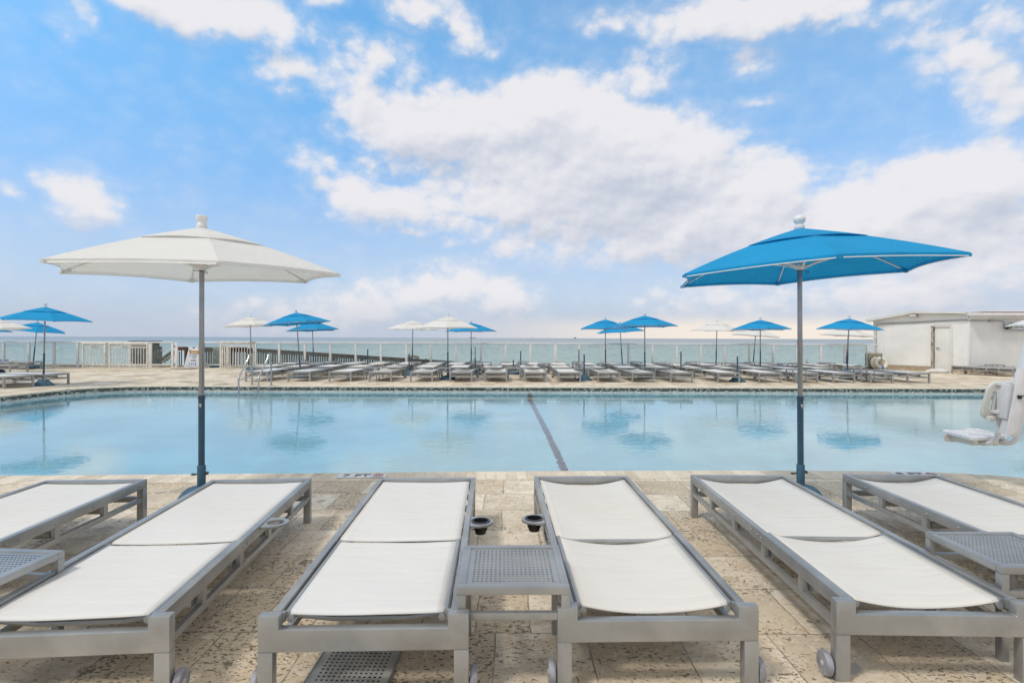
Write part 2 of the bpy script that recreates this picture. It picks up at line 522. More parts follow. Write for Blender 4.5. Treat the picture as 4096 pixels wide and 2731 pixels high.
def side_frame_me(s):
    b = MB(); x0, x1 = (HW - .03, HW) if s > 0 else (-HW, -HW + .03)
    b.box(x0, x1, .045, LL - .042, .252, TOP)
    b.box(x0 + .003, x1 - .003, .045, LL - .042, .160, .190)
    for y in (.43, .83, 1.23, 1.62):
        b.box(x0 + .003, x1 - .003, y - .02, y + .02, .190, .252)
    xo = HW if s > 0 else -HW
    m = Matrix.Translation((xo, 0, 0)) @ Matrix.Rotation(R(90) * s, 4, 'Y')
    for y in (.075, .27, .55, .85, 1.09, 1.17, 1.22):
        mm = Matrix.Translation((xo, y, .276)) @ Matrix.Rotation(R(90) * s, 4, 'Y')
        b.lathe([(.0085, 0), (.008, .002), (.005, .004), (.001, .005)], 10, mm)
    return b.mesh('side_frame', bevel=.0028)
def foot_bar_me():
    b = MB()
    b.box(-HW, HW, 0, .045, .255, TOP)
    b.box(-HW + .045, HW - .045, .004, .034, .153, .190)
    return b.mesh('foot_bar', bevel=.0028)
def foot_leg_me(s):
    b = MB(); x0, x1 = (HW - .045, HW) if s > 0 else (-HW, -HW + .045)
    b.box(x0, x1, 0, .045, 0, .255)
    return b.mesh('leg', bevel=.0028)
def head_board_me():
    b = MB(); w = .3775
    poly = [(-w, .178), (-w, TOP), (-.302, TOP), (-.302, .257), (.302, .257), (.302, TOP), (w, TOP), (w, .178)]
    m = Matrix(((1, 0, 0, 0), (0, 0, -1, LL), (0, 1, 0, 0), (0, 0, 0, 1)))
    b.prism(poly, 0, .042, m)
    return b.mesh('head_board', bevel=.005)
def head_leg_me(s):
    b = MB(); w = .3775; x0, x1 = (w - .054, w) if s > 0 else (-w, -w + .054)
    b.box(x0, x1, LL - .042, LL, 0, .178)
    return b.mesh('leg', bevel=.003)
def wheel_me(s, tyre):
    b = MB(); x = .3775 * s
    m = Matrix.Translation((x, LL - .045, .047)) @ Matrix.Rotation(R(90) * s, 4, 'Y')
    if tyre: b.lathe([(.034, .005), (.043, .005), (.047, .010), (.047, .024), (.043, .030), (.034, .030)], 28, m)
    else:
        b.lathe([(.0345, .007), (.0345, .026), (.030, .028), (.012, .028), (.010, .032), (.003, .034)], 28, m)
        b.lathe([(.008, -.004), (.008, .008)], 10, m)
    return b.mesh('wheel', smooth=True)
def sling_me(part, sag):
    y0, y1, w = (.045, 1.185, .302) if part == 'seat' else (1.205, 1.925, .284)
    b = MB(); rnd = random.Random(3 if part == 'seat' else 5)
    A = sag
    def f(u, v):
        x = (u - .5) * 2
        y = y0 + (y1 - y0) * v
        edge = (1 - x * x)
        endp = .55 + .45 * abs(2 * v - 1) ** 2
        z = .297 - A * edge * endp - .004 * edge
        if A > .01:
            pull = .016 * edge
            if v < .5: y += pull * (1 - 2 * v) * (1 if part == 'seat' else .15)
            else: y -= pull * (2 * v - 1) * (.6 if part == 'back' else .15)
        if v < .02 or v > .98: z -= .006
        z += .0012 * math.sin(9 * v + 4 * x) * edge
        return (x * w, y, z)
    b.grid(f, 16, 44)
    return b.mesh(part + '_sling', smooth='all', solid=.004)
def tubes_me():
    b = MB()
    for s in (-1, 1):
        b.tube([(s * .292, 1.20, .288), (s * .292, LL - .055, .288)], .0125, 10)
        b.box(s * .305 - .010, s * .305 + .010, LL - .058, LL - .040, .268, .302)
        b.tube([(s * .276, LL - .062, .276), (s * .276, LL - .046, .276)], .013, 12)
    # cross tube at hinge and bowed support tube under the backrest
    b.tube([(-.292, 1.215, .276), (.292, 1.215, .276)], .010, 8)
    b.tube([(-.27, LL - .09, .272), (-.22, LL - .11, .255), (-.15, LL - .13, .236), (.15, LL - .13, .236), (.22, LL - .11, .255), (.27, LL - .09, .272)], .011, 8)
    return b.mesh('back_frame', smooth=True)
def cross_bar_me():
    b = MB()
    b.box(-HW + .033, HW - .033, -.022, .022, .192, .222)
    return b.mesh('cross_bar', bevel=.002)
def cup_bracket_me(s):
    b = MB(); cx, cy = s * (HW + .058), .93
    n = 30
    ring = []
    for i in range(n + 1):
        a = -PI / 2 + PI * i / n
        ring.append((cx + s * .056 * math.cos(a), cy + .056 * math.sin(a)))
    pts_out = [(s * (HW + .001), cy - .056 - .022)] + ring + [(s * (HW + .001), cy + .056 + .022)]
    b0 = len(b.v); K = 40
    # plate with a round hole
    inner = []; outer = []
    for i in range(K):
        a = 2 * PI * i / K
        dx, dy = math.cos(a), math.sin(a)
        inner.append((cx + .045 * dx, cy + .045 * dy))
        if dx * s >= 0: q = .070
        else: q = max(.070, min(.057 / max(abs(dx), 1e-6), .078 / max(abs(dy), 1e-6)))
        if dx * s < 0: q = min(q, .057 / max(abs(dx), 1e-6)) if .057 / max(abs(dx), 1e-6) > .046 else .047
        outer.append((cx + q * dx, cy + q * dy))
    for z in (.286, .300):
        b.v += [(x, y, z) for x, y in inner] + [(x, y, z) for x, y in outer]
    for i in range(K):
        j = (i + 1) % K
        b.f.append((b0 + i, b0 + j, b0 + K + j, b0 + K + i))
        b.f.append((b0 + 2 * K + i, b0 + 3 * K + i, b0 + 3 * K + j, b0 + 2 * K + j))
        b.f.append((b0 + K + i, b0 + K + j, b0 + 3 * K + j, b0 + 3 * K + i))
        b.f.append((b0 + j, b0 + i, b0 + 2 * K + i, b0 + 2 * K + j))
    return b.mesh('cup_bracket', bevel=.003)
def cup_me(s):
    b = MB(); m = Matrix.Translation((s * (HW + .058), .93, 0))
    b.lathe([(.028, .232), (.030, .235), (.032, .250), (.037, .253), (.0435, .298), (.052, .3005), (.052, .304), (.041, .305), (.035, .256), (.029, .252), (.027, .238), (.001, .236)], 28, m)
    return b.mesh('cup', smooth=True)

SEAT_LG = 'grey framed sun loungers around the pool'
def lounger(foot, d, label, sling='white', sag='flat', cup=None, cup_insert=True):
    rz = math.atan2(-d[0], d[1])
    t = thing('sun_lounger', label, 'sun lounger', (foot[0], foot[1], 0.0), rz, SEAT_LG)
    me = M['metal']
    for s in (-1, 1):
        obj('side_frame', cached(('sf', s), lambda: side_frame_me(s)), me, t)
        obj('leg', cached(('fl', s), lambda: foot_leg_me(s)), me, t)
        obj('leg', cached(('hl', s), lambda: head_leg_me(s)), me, t)
        w = obj('wheel', cached(('wt', s), lambda: wheel_me(s, True)), M['wheel_grey'], t)
        obj('wheel_hub', cached(('wh', s), lambda: wheel_me(s, False)), M['wheel_hub'], w)
    obj('foot_bar', cached('fb', foot_bar_me), me, t)
    obj('head_board', cached('hb', head_board_me), me, t)
    obj('back_frame', cached('bf', tubes_me), M['metal'], t)
    for y in (.40, .83, 1.25, 1.65):
        obj('cross_bar', cached('cb', cross_bar_me), me, t, (0, y, 0))
    sg = {'flat': .003, 'soft': .016, 'sag': .034}[sag]
    for part in ('seat', 'back'):
        k = ('sl', part, sag, sling)
        obj(part + '_sling', cached(k, lambda: sling_me(part, sg)), M['sling_' + sling], t)
    if cup:
        br = obj('cup_holder', cached(('cu', cup), lambda: cup_bracket_me(cup)), me, t)
        if cup_insert: obj('cup', cached(('cp', cup), lambda: cup_me(cup)), M['black'], br)
    return t

# foreground, heads toward the camera
fg = [
 ((-2.905, 3.905), (.059, -1), 'white sling lounger at far left foreground, partly cut by the frame edge', 'white', 'flat', None, True),
 ((-1.76, 3.936), (.16, -1.95), 'foreground white sling lounger beside the white umbrella, cup ring without a cup', 'white', 'flat', -1, False),
 ((-.599, 3.984), (.069, -1.989), 'foreground flat white lounger with black cup, left of the small centre table', 'white', 'flat', -1, True),
 ((.503, 4.054), (.047, -1.972), 'foreground cream sagging lounger with black cup, right of the small centre table', 'cream', 'sag', 1, True),
 ((1.657, 4.10), (-.037, -1.96), 'foreground cream sagging lounger in front of the near blue umbrella pole', 'cream', 'sag', None, True),
 ((2.80, 4.14), (-.02, -1.98), 'cream sagging lounger at far right foreground behind the perforated table', 'cream', 'sag', None, True),
]
for f_, d_, lb, sl, sg, cu, ci in fg:
    lounger(f_, d_, lb, sl, sg, cu, ci)

rj = random.Random(11)
def far_row(centres, yfun, rowname, kinds, head_first=False, cups={}):
    for i, px in enumerate(centres):
        Y = yfun(px)
        sl, sg = kinds(i)
        cup = cups.get(i)
        a = rj.uniform(-.025, .025)
        d = (math.sin(a), math.cos(a))
        X = lat(px, Y)
        desc = {'flat': 'taut', 'soft': 'slightly dipped', 'sag': 'sagging'}[sg]
        lb = '%s %s sling lounger, %s from left in the %s' % (sl, desc, ORD[i + 1], rowname)
        if head_first: lounger((X, Y + LL), (-d[0], -d[1]), lb, sl, sg, cup)
        else: lounger((X, Y), d, lb, sl, sg, cup)

row1 = [1026, 1196, 1360, 1521, 1686, 1844, 1984, 2143, 2279, 2437, 2573, 2727, 2916, 3081, 3228, 3377, 3528, 3676]
w1 = {0, 1, 2, 8, 12, 13, 17, 15}
far_row(row1, lambda px: 16.3 + .3 * px / 3500, 'far poolside row', lambda i: ('white', 'flat') if i in w1 else ('cream', 'sag' if i not in (14, 16) else 'soft'), cups={0: 1, 13: -1, 5: 1, 6: -1, 12: -1})
row2 = [1040, 1164, 1288, 1421, 1567, 1698, 1834, 1970, 2123, 2250, 2382, 2516, 2651, 2783, 2918, 3050, 3172, 3301]
w2 = {2, 5, 6, 16, 11}
far_row(row2, lambda px: 18.85 + .25 * px / 3500, 'middle far row', lambda i: ('white', 'flat') if i in w2 else ('cream', 'soft' if i % 3 == 0 else 'sag'), cups={1: 1, 16: -1})
row3 = [1150, 1262, 1395, 1500, 1618, 1727, 1819, 1925, 2036, 2142, 2243, 2360, 2472, 2600, 2700, 2835, 2905, 2975, 3073, 3165, 3290, 3412]
w3 = {0, 1, 2, 4, 5, 6, 7, 9, 11, 12, 13, 15, 17, 19, 21}
far_row(row3, lambda px: 21.35 + .2 * px / 3500, 'back row by the railing', lambda i: ('white', 'flat') if i in w3 else ('cream', 'soft'), head_first=True)
# left group
lounger((-12.55, 14.2), (-.94, .33), 'white lounger at far left pool corner, nearest the water', 'white', 'flat')
lounger((-12.27, 15.05), (-.975, .20), 'white lounger at far left directly behind the blue umbrella stand', 'white', 'flat')
lounger((-17.45, 19.75), (-1, .10), 'cream lounger cut by left frame edge behind the corner pair', 'cream', 'soft')
lounger((-19.0, 22.2), (-1, .04), 'cream lounger at far left parallel to the glass railing', 'cream', 'soft')
# by the shed
lounger((17.84, 19.6), (-.33, .94), 'white lounger beside the corner of the white shed', 'white', 'flat')
lounger((18.95, 19.75), (-.30, .95), 'lounger half hidden behind pool lift mast near the shed', 'cream', 'soft')

# ------------------------------------------------------------------ side tables
def perf_me(wx, wy, nx, ny, z, border=.025, group=None):
    xs = [-wx / 2]; ys = [-wy / 2]; flagx = ['s']
    def axis(w, n, grp):
        e = [-w / 2, -w / 2 + border]; fl = [0]
        inner = w - 2 * border
        cell = inner / (n + .5)
        p = -w / 2 + border + cell * .25 + cell * .0
        for k in range(n):
            h0 = p + cell * .25; h1 = p + cell * .75
            if grp and k % 2: h0 -= cell * .12; h1 -= cell * .12
            e += [h0, h1]; fl += [0, 1]; p += cell
        e += [w / 2]; fl += [0]
        return e, fl
    ex, fx = axis(wx, nx, group); ey, fy = axis(wy, ny, False)
    # fl[i] describes the interval between e[i] and e[i+1]
    fx = [0] * (len(ex) - 1); fy = [0] * (len(ey) - 1)
    for k in range(nx): fx[2 + 2 * k] = 1
    for k in range(ny): fy[2 + 2 * k] = 1
    b = MB(); W = len(ey)
    for x in ex:
        for y in ey: b.v.append((x, y, z))
    for i in range(len(ex) - 1):
        for j in range(len(ey) - 1):
            if fx[i] and fy[j]: continue
            b.f.append((i * W + j, (i + 1) * W + j, (i + 1) * W + j + 1, i * W + j + 1))
    return b.mesh('perforated_top', solid=.003, recalc=True)
TZ = .385; TW = .21
def table(loc, rz, label):
    t = thing('side_table', label, 'side table', (loc[0], loc[1], 0), rz, 'small perforated side tables')
    def fr():
        b = MB(); w = TW; c = .032
        b.box(-w, w, -w, -w + c, TZ - .030, TZ); b.box(-w, w, w - c, w, TZ - .030, TZ)
        b.box(-w, -w + c, -w + c, w - c, TZ - .030, TZ); b.box(w - c, w, -w + c, w - c, TZ - .030, TZ)
        return b.mesh('rim', bevel=.003)
    def st():
        b = MB(); w = TW; z0, z1 = TZ - .125, TZ - .098
        b.box(-w + .032, w - .032, -w + .004, -w + .026, z0, z1); b.box(-w + .032, w - .032, w - .026, w - .004, z0, z1)
        b.box(-w + .004, -w + .026, -w + .032, w - .032, z0, z1); b.box(w - .026, w - .004, -w + .032, w - .032, z0, z1)
        return b.mesh('stretcher', bevel=.002)
    obj('rim', cached('t_rim', fr), M['metal'], t)
    obj('perforated_top', cached('t_perf', lambda: perf_me(.362, .362, 19, 15, TZ - .005, .016)), M['metal'], t)
    obj('stretcher', cached('t_str', st), M['metal'], t)
    for sx in (-1, 1):
        for sy in (-1, 1):
            def lg():
                b = MB(); x = sx * (TW - .016); y = sy * (TW - .016)
                b.box(x - .016, x + .016, y - .016, y + .016, 0, TZ - .030)
                return b.mesh('leg', bevel=.0025)
            obj('leg', cached(('t_leg', sx, sy), lg), M['metal'], t)
    return t
table((.005, 2.275), R(1.0), 'perforated grey table wedged between the two centre foreground loungers')
table((2.20, 2.47), R(0), 'perforated grey table at right edge between two cream foreground loungers')
table((-2.155, 2.215), R(-4), 'perforated grey table cut by the left frame edge between white loungers')
far_tables = [(1487, 17.3, 'far table between third and fourth lounger of poolside row'),
 (1780, 17.3, 'far table beside the low white umbrella stand in poolside row'),
 (2056, 17.4, 'far table left of the eighth lounger in poolside row'),
 (2326, 17.5, 'far table at the bare blue stand nearest the water, centre'),
 (2591, 18.0, 'far table under the tall blue umbrella right of centre'),
 (3184, 16.95, 'far table behind the near blue umbrella pole'),
 (3456, 17.0, 'far table beside the rightmost blue umbrella pole'),
 (1662, 21.0, 'table behind the left bare stand, beside the leftmost centre white umbrella'),
 (1908, 20.7, 'table behind the silver topped bare stand'),
 (2093, 22.3, 'back row table below the thin bare tube by railing, centre'),
 (2175, 20.6, 'table right of centre behind the middle row, darker frame'),
 (2311, 22.2, 'back row table at the slim bare stand right of centre'),
 (2414, 20.6, 'table under the left one of the two overlapping blue umbrellas'),
 (2546, 22.2, 'back row table left of the tall grass tuft'),
 (2664, 20.7, 'table in front of the tall grass tuft by the railing'),
 (2772, 22.3, 'back row table left of the white umbrella on the right'),
 (2915, 20.8, 'table right of the white umbrella pole on the right'),
 (3008, 22.2, 'back row table at the leaning white umbrella pole'),
 (3140, 20.9, 'table just left of the near blue umbrella pole, second row gap'),
 (3309, 22.0, 'back row table between near blue pole and rightmost blue umbrella'),
 (1900, 22.5, 'back row table at the blue umbrella nearest the centre'),
 (1270, 20.6, 'table behind the two leftmost far blue umbrellas'),
 (1198, 22.6, 'back row table left of the ramp railing gap')]
for px, Y, lb in far_tables:
    table((lat(px, Y), Y), rj.uniform(-.06, .06), lb)
table((17.98, 20.75), .3, 'side table against the white shed wall under the sign')

# perforated sheet lying under a foreground lounger
t = thing('perforated_sheet', 'scuffed perforated metal sheet lying on the paving under a centre lounger', 'metal sheet', (-.62, 2.05, 0), R(-1.5))
obj('sheet', perf_me(.31, .84, 13, 34, .012, .022), M['perf'], t)
b = MB()
b.box(-.160, -.155, -.42, .42, .0, .014); b.box(.155, .160, -.42, .42, 0, .014); b.box(-.160, .160, .42, .425, 0, .014); b.box(-.160, .160, -.425, -.42, 0, .014)
obj('rim', b.mesh('rim'), M['metal'], t)
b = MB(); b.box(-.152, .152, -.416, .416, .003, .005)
obj('hole_shade_sheet', b.mesh('pan'), M['hole_shade'], t)  # added dark sheet, paints the shade seen through the holes

# ------------------------------------------------------------------ umbrellas and stands
CR = 1.05; ZR = 1.822; ZA = 2.165
def rib_pt(k, tt, dz=0.0):
    a = PI / 3 * k
    z = ZR + (ZA - ZR) * (1 - tt) * (1 + .22 * tt) + dz
    return Vector((CR * tt * math.cos(a), CR * tt * math.sin(a), z))
def canopy_me(t0, t1, cap):
    b = MB(); N = 10; Q = 12
    for k in range(6):
        def f(u, v, k=k):
            tt = t0 + (t1 - t0) * u
            p = rib_pt(k, tt); q = rib_pt(k + 1, tt)
            r = p.lerp(q, v)
            w = math.sin(PI * v)
            if cap:
                r.z += .005 + .013 * u * w
                r.x *= 1 - .03 * w * u; r.y *= 1 - .03 * w * u
            else:
                sc = 1 - .045 * w * u ** 4
                r.x *= sc; r.y *= sc
                r.z += -.012 * w * (u * (1 - u)) * 4 + .012 * w * u ** 3
            return r
        b.grid(f, N, Q)
        if not cap:
            def hem(u, v, k=k):
                p = rib_pt(k, 1); q = rib_pt(k + 1, 1); r = p.lerp(q, v); w = math.sin(PI * v)
                sc = 1 - .045 * w
                r.x *= sc; r.y *= sc; r.z += .012 * w - .022 * u
                return r
            b.grid(hem, 1, Q)
        if not cap: b.beam(rib_pt(k, .94, -.024), rib_pt(k, 1.004, -.016), .036, .020)
    me = b.mesh('canopy', recalc=False)
    bm = bmesh.new(); bm.from_mesh(me); bmesh.ops.remove_doubles(bm, verts=bm.verts, dist=.0004)
    bmesh.ops.recalc_face_normals(bm, faces=bm.faces); bm.to_mesh(me); bm.free()
    for p in me.polygons: p.use_smooth = True
    try: me.set_sharp_from_angle(angle=R(14))
    except Exception: pass
    return me
def piping_me():
    b = MB()
    for k in range(6):
        pts = []
        for i in range(13):
            v = i / 12; w = math.sin(PI * v)
            r = rib_pt(k, 1).lerp(rib_pt(k + 1, 1), v); sc = 1.001 - .045 * w
            pts.append((r.x * sc, r.y * sc, r.z + .012 * w - .022))
        b.tube(pts, .0035, 5)
    return b.mesh('piping', smooth=True)
def rib_me(k):
    b = MB()
    pts = [rib_pt(k, .04 + .95 * i / 8, -.012) for i in range(9)]
    b.tube(pts, .0065, 6)
    return b.mesh('rib', smooth=True)
def strut_me(k):
    b = MB(); a = PI / 3 * k
    e = rib_pt(k, .52, -.016)
    b.tube([(.035 * math.cos(a), .035 * math.sin(a), ZR + .035), (.10 * math.cos(a), .10 * math.sin(a), ZR + .058), tuple(e)], [.012, .0085, .0065], 7)
    return b.mesh('strut', smooth=True)
def hub_me():
    b = MB()
    b.lathe([(.024, ZR + .01), (.030, ZR + .012), (.030, ZR + .022), (.044, ZR + .028), (.046, ZR + .050), (.030, ZR + .062), (.024, ZR + .08)], 18)
    return b.mesh('hub', smooth=True)
def pole_me():
    b = MB()
    b.lathe([(.0195, .30), (.0195, 1.20), (.0205, 1.202), (.0205, 1.27), (.0185, 1.272), (.0185, 2.15)], 18)
    return b.mesh('pole', smooth=True)
def finial_me(ball):
    b = MB(); z = ZA
    if ball:
        b.lathe([(.030, z - .012), (.038, z), (.040, z + .010), (.037, z + .024), (.026, z + .032), (.028, z + .040), (.041, z + .052), (.046, z + .070), (.045, z + .084), (.036, z + .098), (.018, z + .106), (.002, z + .108)], 22)
    else:
        b.lathe([(.036, z - .012), (.040, z + .004), (.038, z + .022), (.032, z + .030), (.030, z + .044), (.038, z + .056), (.043, z + .070), (.045, z + .088), (.040, z + .094), (.002, z + .096)], 22)
    return b.mesh('finial', smooth=True)
def pin_me():
    b = MB()
    b.tube([(-.05, -.026, ZR + .008), (.03, -.026, ZR + .003), (.055, -.026, ZR), (.06, -.026, ZR - .012), (.045, -.026, ZR - .018), (.035, -.026, ZR - .006)], .0025, 5)
    return b.mesh('locking_pin', smooth=True)

def tilt_matrix(tx, ty):
    return Matrix.Rotation(tx, 4, 'X') @ Matrix.Rotation(ty, 4, 'Y')
STANDS = []
def stand(X, Y, label, hh=.85, tx=0, ty=0, style='bell', silver=0):
    t = thing('umbrella_stand', label, 'umbrella stand', (X, Y, 0), rj.uniform(0, 6), 'blue painted umbrella stands')
    rz = t.rotation_euler.z
    if style == 'bell': prof = [(.232, 0), (.245, .008), (.243, .028), (.215, .045), (.165, .085), (.120, .135), (.092, .172), (.080, .182), (.03, .186)]
    elif style == 'near': prof = [(.165, 0), (.175, .008), (.175, .035), (.160, .070), (.135, .105), (.105, .130), (.060, .142), (.03, .144)]
    else: prof = [(.225, 0), (.238, .010), (.238, .040), (.215, .075), (.170, .105), (.110, .130), (.060, .142), (.03, .144)]
    obj('base', cached(('base', style), lambda: MB().lathe(prof, 40).mesh('base', smooth=True)), M['stand_base'], t)
    rt = (Matrix.Rotation(-rz, 4, 'Z') @ tilt_matrix(tx, ty)).to_euler()
    tb = obj('tube', cached(('tube', round(hh, 2)), lambda: MB().lathe([(.0235, .10), (.0235, hh - .03), (.0265, hh - .03), (.0265, hh), (.0205, hh), (.0205, hh - .05)], 20).mesh('tube', smooth=True)), M['stand_tube'], t, rot=rt)
    obj('collar', cached('collar', lambda: MB().lathe([(.030, .12), (.031, .30), (.030, .305), (.025, .308)], 20).mesh('collar', smooth=True)), M['stand_base'], t, rot=rt)
    obj('knob', cached('knob', lambda: MB().tube([(-.055, 0, .235), (.045, 0, .245)], .006, 8).box(-.075, -.05, -.008, .008, .228, .242).box(.040, .050, -.012, .012, .235, .256).mesh('knob')), M['dark_metal'], t, rot=rt)
    if silver:
        obj('silver_sleeve', cached('sleeve', lambda: MB().lathe([(.019, .6), (.019, 1.0), (.001, 1.0)], 14).mesh('sleeve', smooth=True)), M['pole'], t)
    return t

def umbrella(color, X, Y, zf, fx, ang, label, ty=None, tx=0, ct=None, ball=True, style='bell', has_stand=True, standlabel=None):
    dz = zf - (ZA + .10)
    if ty is None: ty = math.atan2(fx - X, zf)
    rot = (tilt_matrix(tx, ty) @ Matrix.Rotation(ang, 4, 'Z')).to_euler()
    t = thing('umbrella', label, 'umbrella', (X, Y, 0), rot=rot, group='blue umbrellas on the pool deck' if color == 'blue' else 'white umbrellas on the pool deck')
    cl = M[color + '_cloth']
    L = (0, 0, dz)
    c = obj('canopy', cached(('can', color), lambda: canopy_me(.34, 1.0, False)), cl, t, L)
    obj('piping', cached(('pip', color), piping_me), M['white_paint'], c)
    obj('vent_cap', cached(('cap', color), lambda: canopy_me(.02, .45, True)), cl, t, L)
    obj('finial', cached(('fin', ball), lambda: finial_me(ball)), M['white_paint'], t, L)
    obj('pole', cached('pole', pole_me), M['pole'], t, L)
    h = obj('hub', cached('hub', hub_me), M['rib_white'], t, L)
    obj('locking_pin', cached('pin', pin_me), M['black'], h, rot=(0, 0, -ang))
    for k in range(6):
        rb = obj('rib', cached(('rib', k), lambda: rib_me(k)), M['rib_white'], t, L)
        obj('strut', cached(('strut', k), lambda: strut_me(k)), M['rib_white'], rb)
    if ct:
        m = Matrix.Rotation(-ang, 4, 'Z') @ tilt_matrix(*ct) @ Matrix.Rotation(ang, 4, 'Z')
        piv = Matrix.Translation((0, 0, ZA))
        for ch in t.children:
            if ch.name.split('.')[0] in ('canopy', 'vent_cap', 'rib'): ch.matrix_local = Matrix.Translation(L) @ piv @ m @ piv.inverted()
    if has_stand: stand(X, Y, standlabel or ('blue stand under the ' + label), .85, tx, ty, style)
    return t

# near pair; tilt of canopies is the tilt of the whole umbrella
umbrella('white', -2.42, 4.35, 2.257, -2.43, R(4), 'large white umbrella in the left foreground', ct=(R(1.9), R(.2)), ball=False, ty=R(-.1), style='near', standlabel='chipped blue stand holding the large white foreground umbrella')
umbrella('blue', 2.31, 4.45, 2.287, 2.29, R(14), 'large blue umbrella in the right foreground', ct=(R(-.2), R(-2.5)), ty=R(-.45), style='near', standlabel='chipped blue stand holding the large blue foreground umbrella')
# (colour, base px, Y, finial px, finial py, angle deg, label, ball, style, stand label)
far_u = [
 ('blue', 174, 14.8, 185, 1213, 20, 'blue umbrella at far left in front of its neighbours', False, 'bell', 'bell shaped blue stand at far left beside the lounger corner'),
 ('blue', 131, 22.9, 150, 1279, 10, 'leaning blue umbrella behind the far left blue one', True, 'flat', 'low blue stand by the railing at far left'),
 ('white', -12, 20.0, -22, 1266, 25, 'white umbrella cut by the left frame edge', True, 'flat', 'blue stand cut by the left frame edge'),
 ('blue', -85, 22.5, -80, 1280, 25, 'blue umbrella barely showing at the left frame edge', True, 'flat', 'hidden blue stand beyond the left frame edge'),
 ('white', 1008, 22.2, 998, 1258, 5, 'leftmost far white umbrella beside the picket gate', False, 'flat', 'blue stand hidden behind the pool ladder'),
 ('blue', 1204, 18.0, 1182, 1237, 8, 'leaning blue umbrella behind the pool ladder', True, 'flat', 'dark flat stand under the second far poolside lounger'),
 ('blue', 1256, 22.2, 1247, 1275, 0, 'smaller blue umbrella half covered by leaning blue one', True, 'flat', 'blue stand near the ramp railing'),
 ('white', 1649, 22.6, 1652, 1273, 18, 'white umbrella left of centre behind the larger white one', False, 'flat', 'blue stand at the leftmost of the two centre white umbrellas'),
 ('white', 1792, 17.4, 1791, 1254, 34, 'larger centre white umbrella standing in the poolside row', False, 'flat', 'low blue stand of the larger centre white umbrella'),
 ('blue', 1886, 22.8, 1884, 1281, 12, 'blue umbrella overlapped by the larger centre white one', True, 'flat', 'blue stand of the centre blue umbrella'),
 ('blue', 2423, 21.0, 2421, 1267, 22, 'left one of the overlapping blue umbrella trio right of centre', False, 'flat', 'stand of the left umbrella in the blue trio'),
 ('blue', 2491, 23.2, 2478, 1284, 28, 'leaning rear umbrella of the blue trio right of centre', True, 'flat', 'stand of the leaning umbrella in the blue trio'),
 ('blue', 2580, 18.4, 2579, 1250, 40, 'front largest umbrella of the blue trio right of centre', True, 'bell', 'stand of the front umbrella in the blue trio'),
 ('white', 2864, 22.5, 2867, 1278, 35, 'single white umbrella between the blue trio and near blue umbrella', False, 'flat', 'stand of the single white umbrella on the right'),
 ('blue', 3042, 20.4, 3042, 1268, 20, 'blue umbrella just left of the near blue pole', False, 'flat', 'stand of the blue umbrella left of the near pole'),
 ('white', 3011, 23.5, 3024, 1300, 8, 'white umbrella hidden behind the blue one left of near pole', False, 'flat', 'stand of the hidden white umbrella by the railing'),
 ('blue', 3388, 18.2, 3394, 1262, 2, 'rightmost blue umbrella in front of the shed', False, 'flat', 'flat blue stand under the rightmost blue umbrella'),
 ('white', 3384, 23.7, 3394, 1300, 25, 'white umbrella hidden behind the rightmost blue one', False, 'flat', 'blue stand by the railing near the life rings'),
 ('white', 4235, 14.0, 4235, 1228, 0, 'white umbrella tip at right frame edge over the sign', False, 'flat', 'stand beyond the right frame edge'),
]
for color, bx, Y, fx, fy, ang, lb, ball, style, sl in far_u:
    zf = hgt(fx, fy, Y)
    umbrella(color, lat(bx, Y), Y, zf, lat(fx, Y), R(ang), lb, ball=ball, style=style, standlabel=sl, tx=rj.uniform(-.02, .02))
bare = [(1471, 21.6, 1396, 'bare blue stand tube left of centre near the ramp rail', 'flat', 0),
 (1637, 19.3, 1415, 'bare bell shaped blue stand left of the centre white umbrellas', 'bell', 0),
 (1901, 19.7, 1432, 'bare blue stand with silver sleeve near centre', 'flat', 1),
 (2054, 20.1, 1440, 'short bare blue stand at picture centre between two loungers', 'flat', 0),
 (2083, 23.0, 1403, 'thin bare blue tube by the railing at centre', 'flat', 0),
 (2316, 22.9, 1398, 'bare blue tube by the railing left of the blue trio', 'flat', 0),
 (2337, 17.3, 1417, 'bare bell shaped blue stand at water side left of blue trio', 'bell', 0),
 (2724, 20.0, 1407, 'bare blue stand left of the single white umbrella', 'flat', 0),
 (2950, 17.0, 1426, 'bare bell shaped blue stand at water side near right blue umbrellas', 'bell', 0)]
for px, Y, py, lb, style, sv in bare:
    stand(lat(px, Y), Y, lb, hgt(px, py, Y), style=style, silver=sv)

# ------------------------------------------------------------------ deck, pool
near = [(-11.2, 5.05), (-8, 5.12), (-4.78, 5.20), (-3.2, 5.28), (-1.68, 5.35), (-.8, 5.41), (0, 5.45), (1.3, 5.49), (2.6, 5.52), (3.6, 5.50), (4.36, 5.45), (4.83, 5.26), (5.4, 4.95), (6.0, 4.4), (6.4, 3.6), (6.9, 2.6), (7.8, 1.9), (9, 1.6)]
farp = [(17, 1.6), (18, 2.6), (18.2, 6), (18.2, 13), (17.8, 14.4), (16.5, 15.0), (8, 15.0), (0, 14.98), (-8.37, 14.95), (-9.5, 14.9), (-10.2, 14.75), (-10.76, 14.35), (-11.0, 13.8), (-11.12, 13.2), (-11.2, 12.2), (-11.2, 8)]
def smooth_closed(pts, it=2):
    for _ in range(it):
        out = []
        n = len(pts)
        for i in range(n):
            a = Vector(pts[i]); b = Vector(pts[(i + 1) % n])
            if (b - a).length > 1.0 and _ > 0: out += [tuple(a.lerp(b, .25)), tuple(a.lerp(b, .75))]
            else: out += [tuple(a.lerp(b, .25)), tuple(a.lerp(b, .75))]
        pts = out
    return pts
pool = smooth_closed(near + farp, 2)
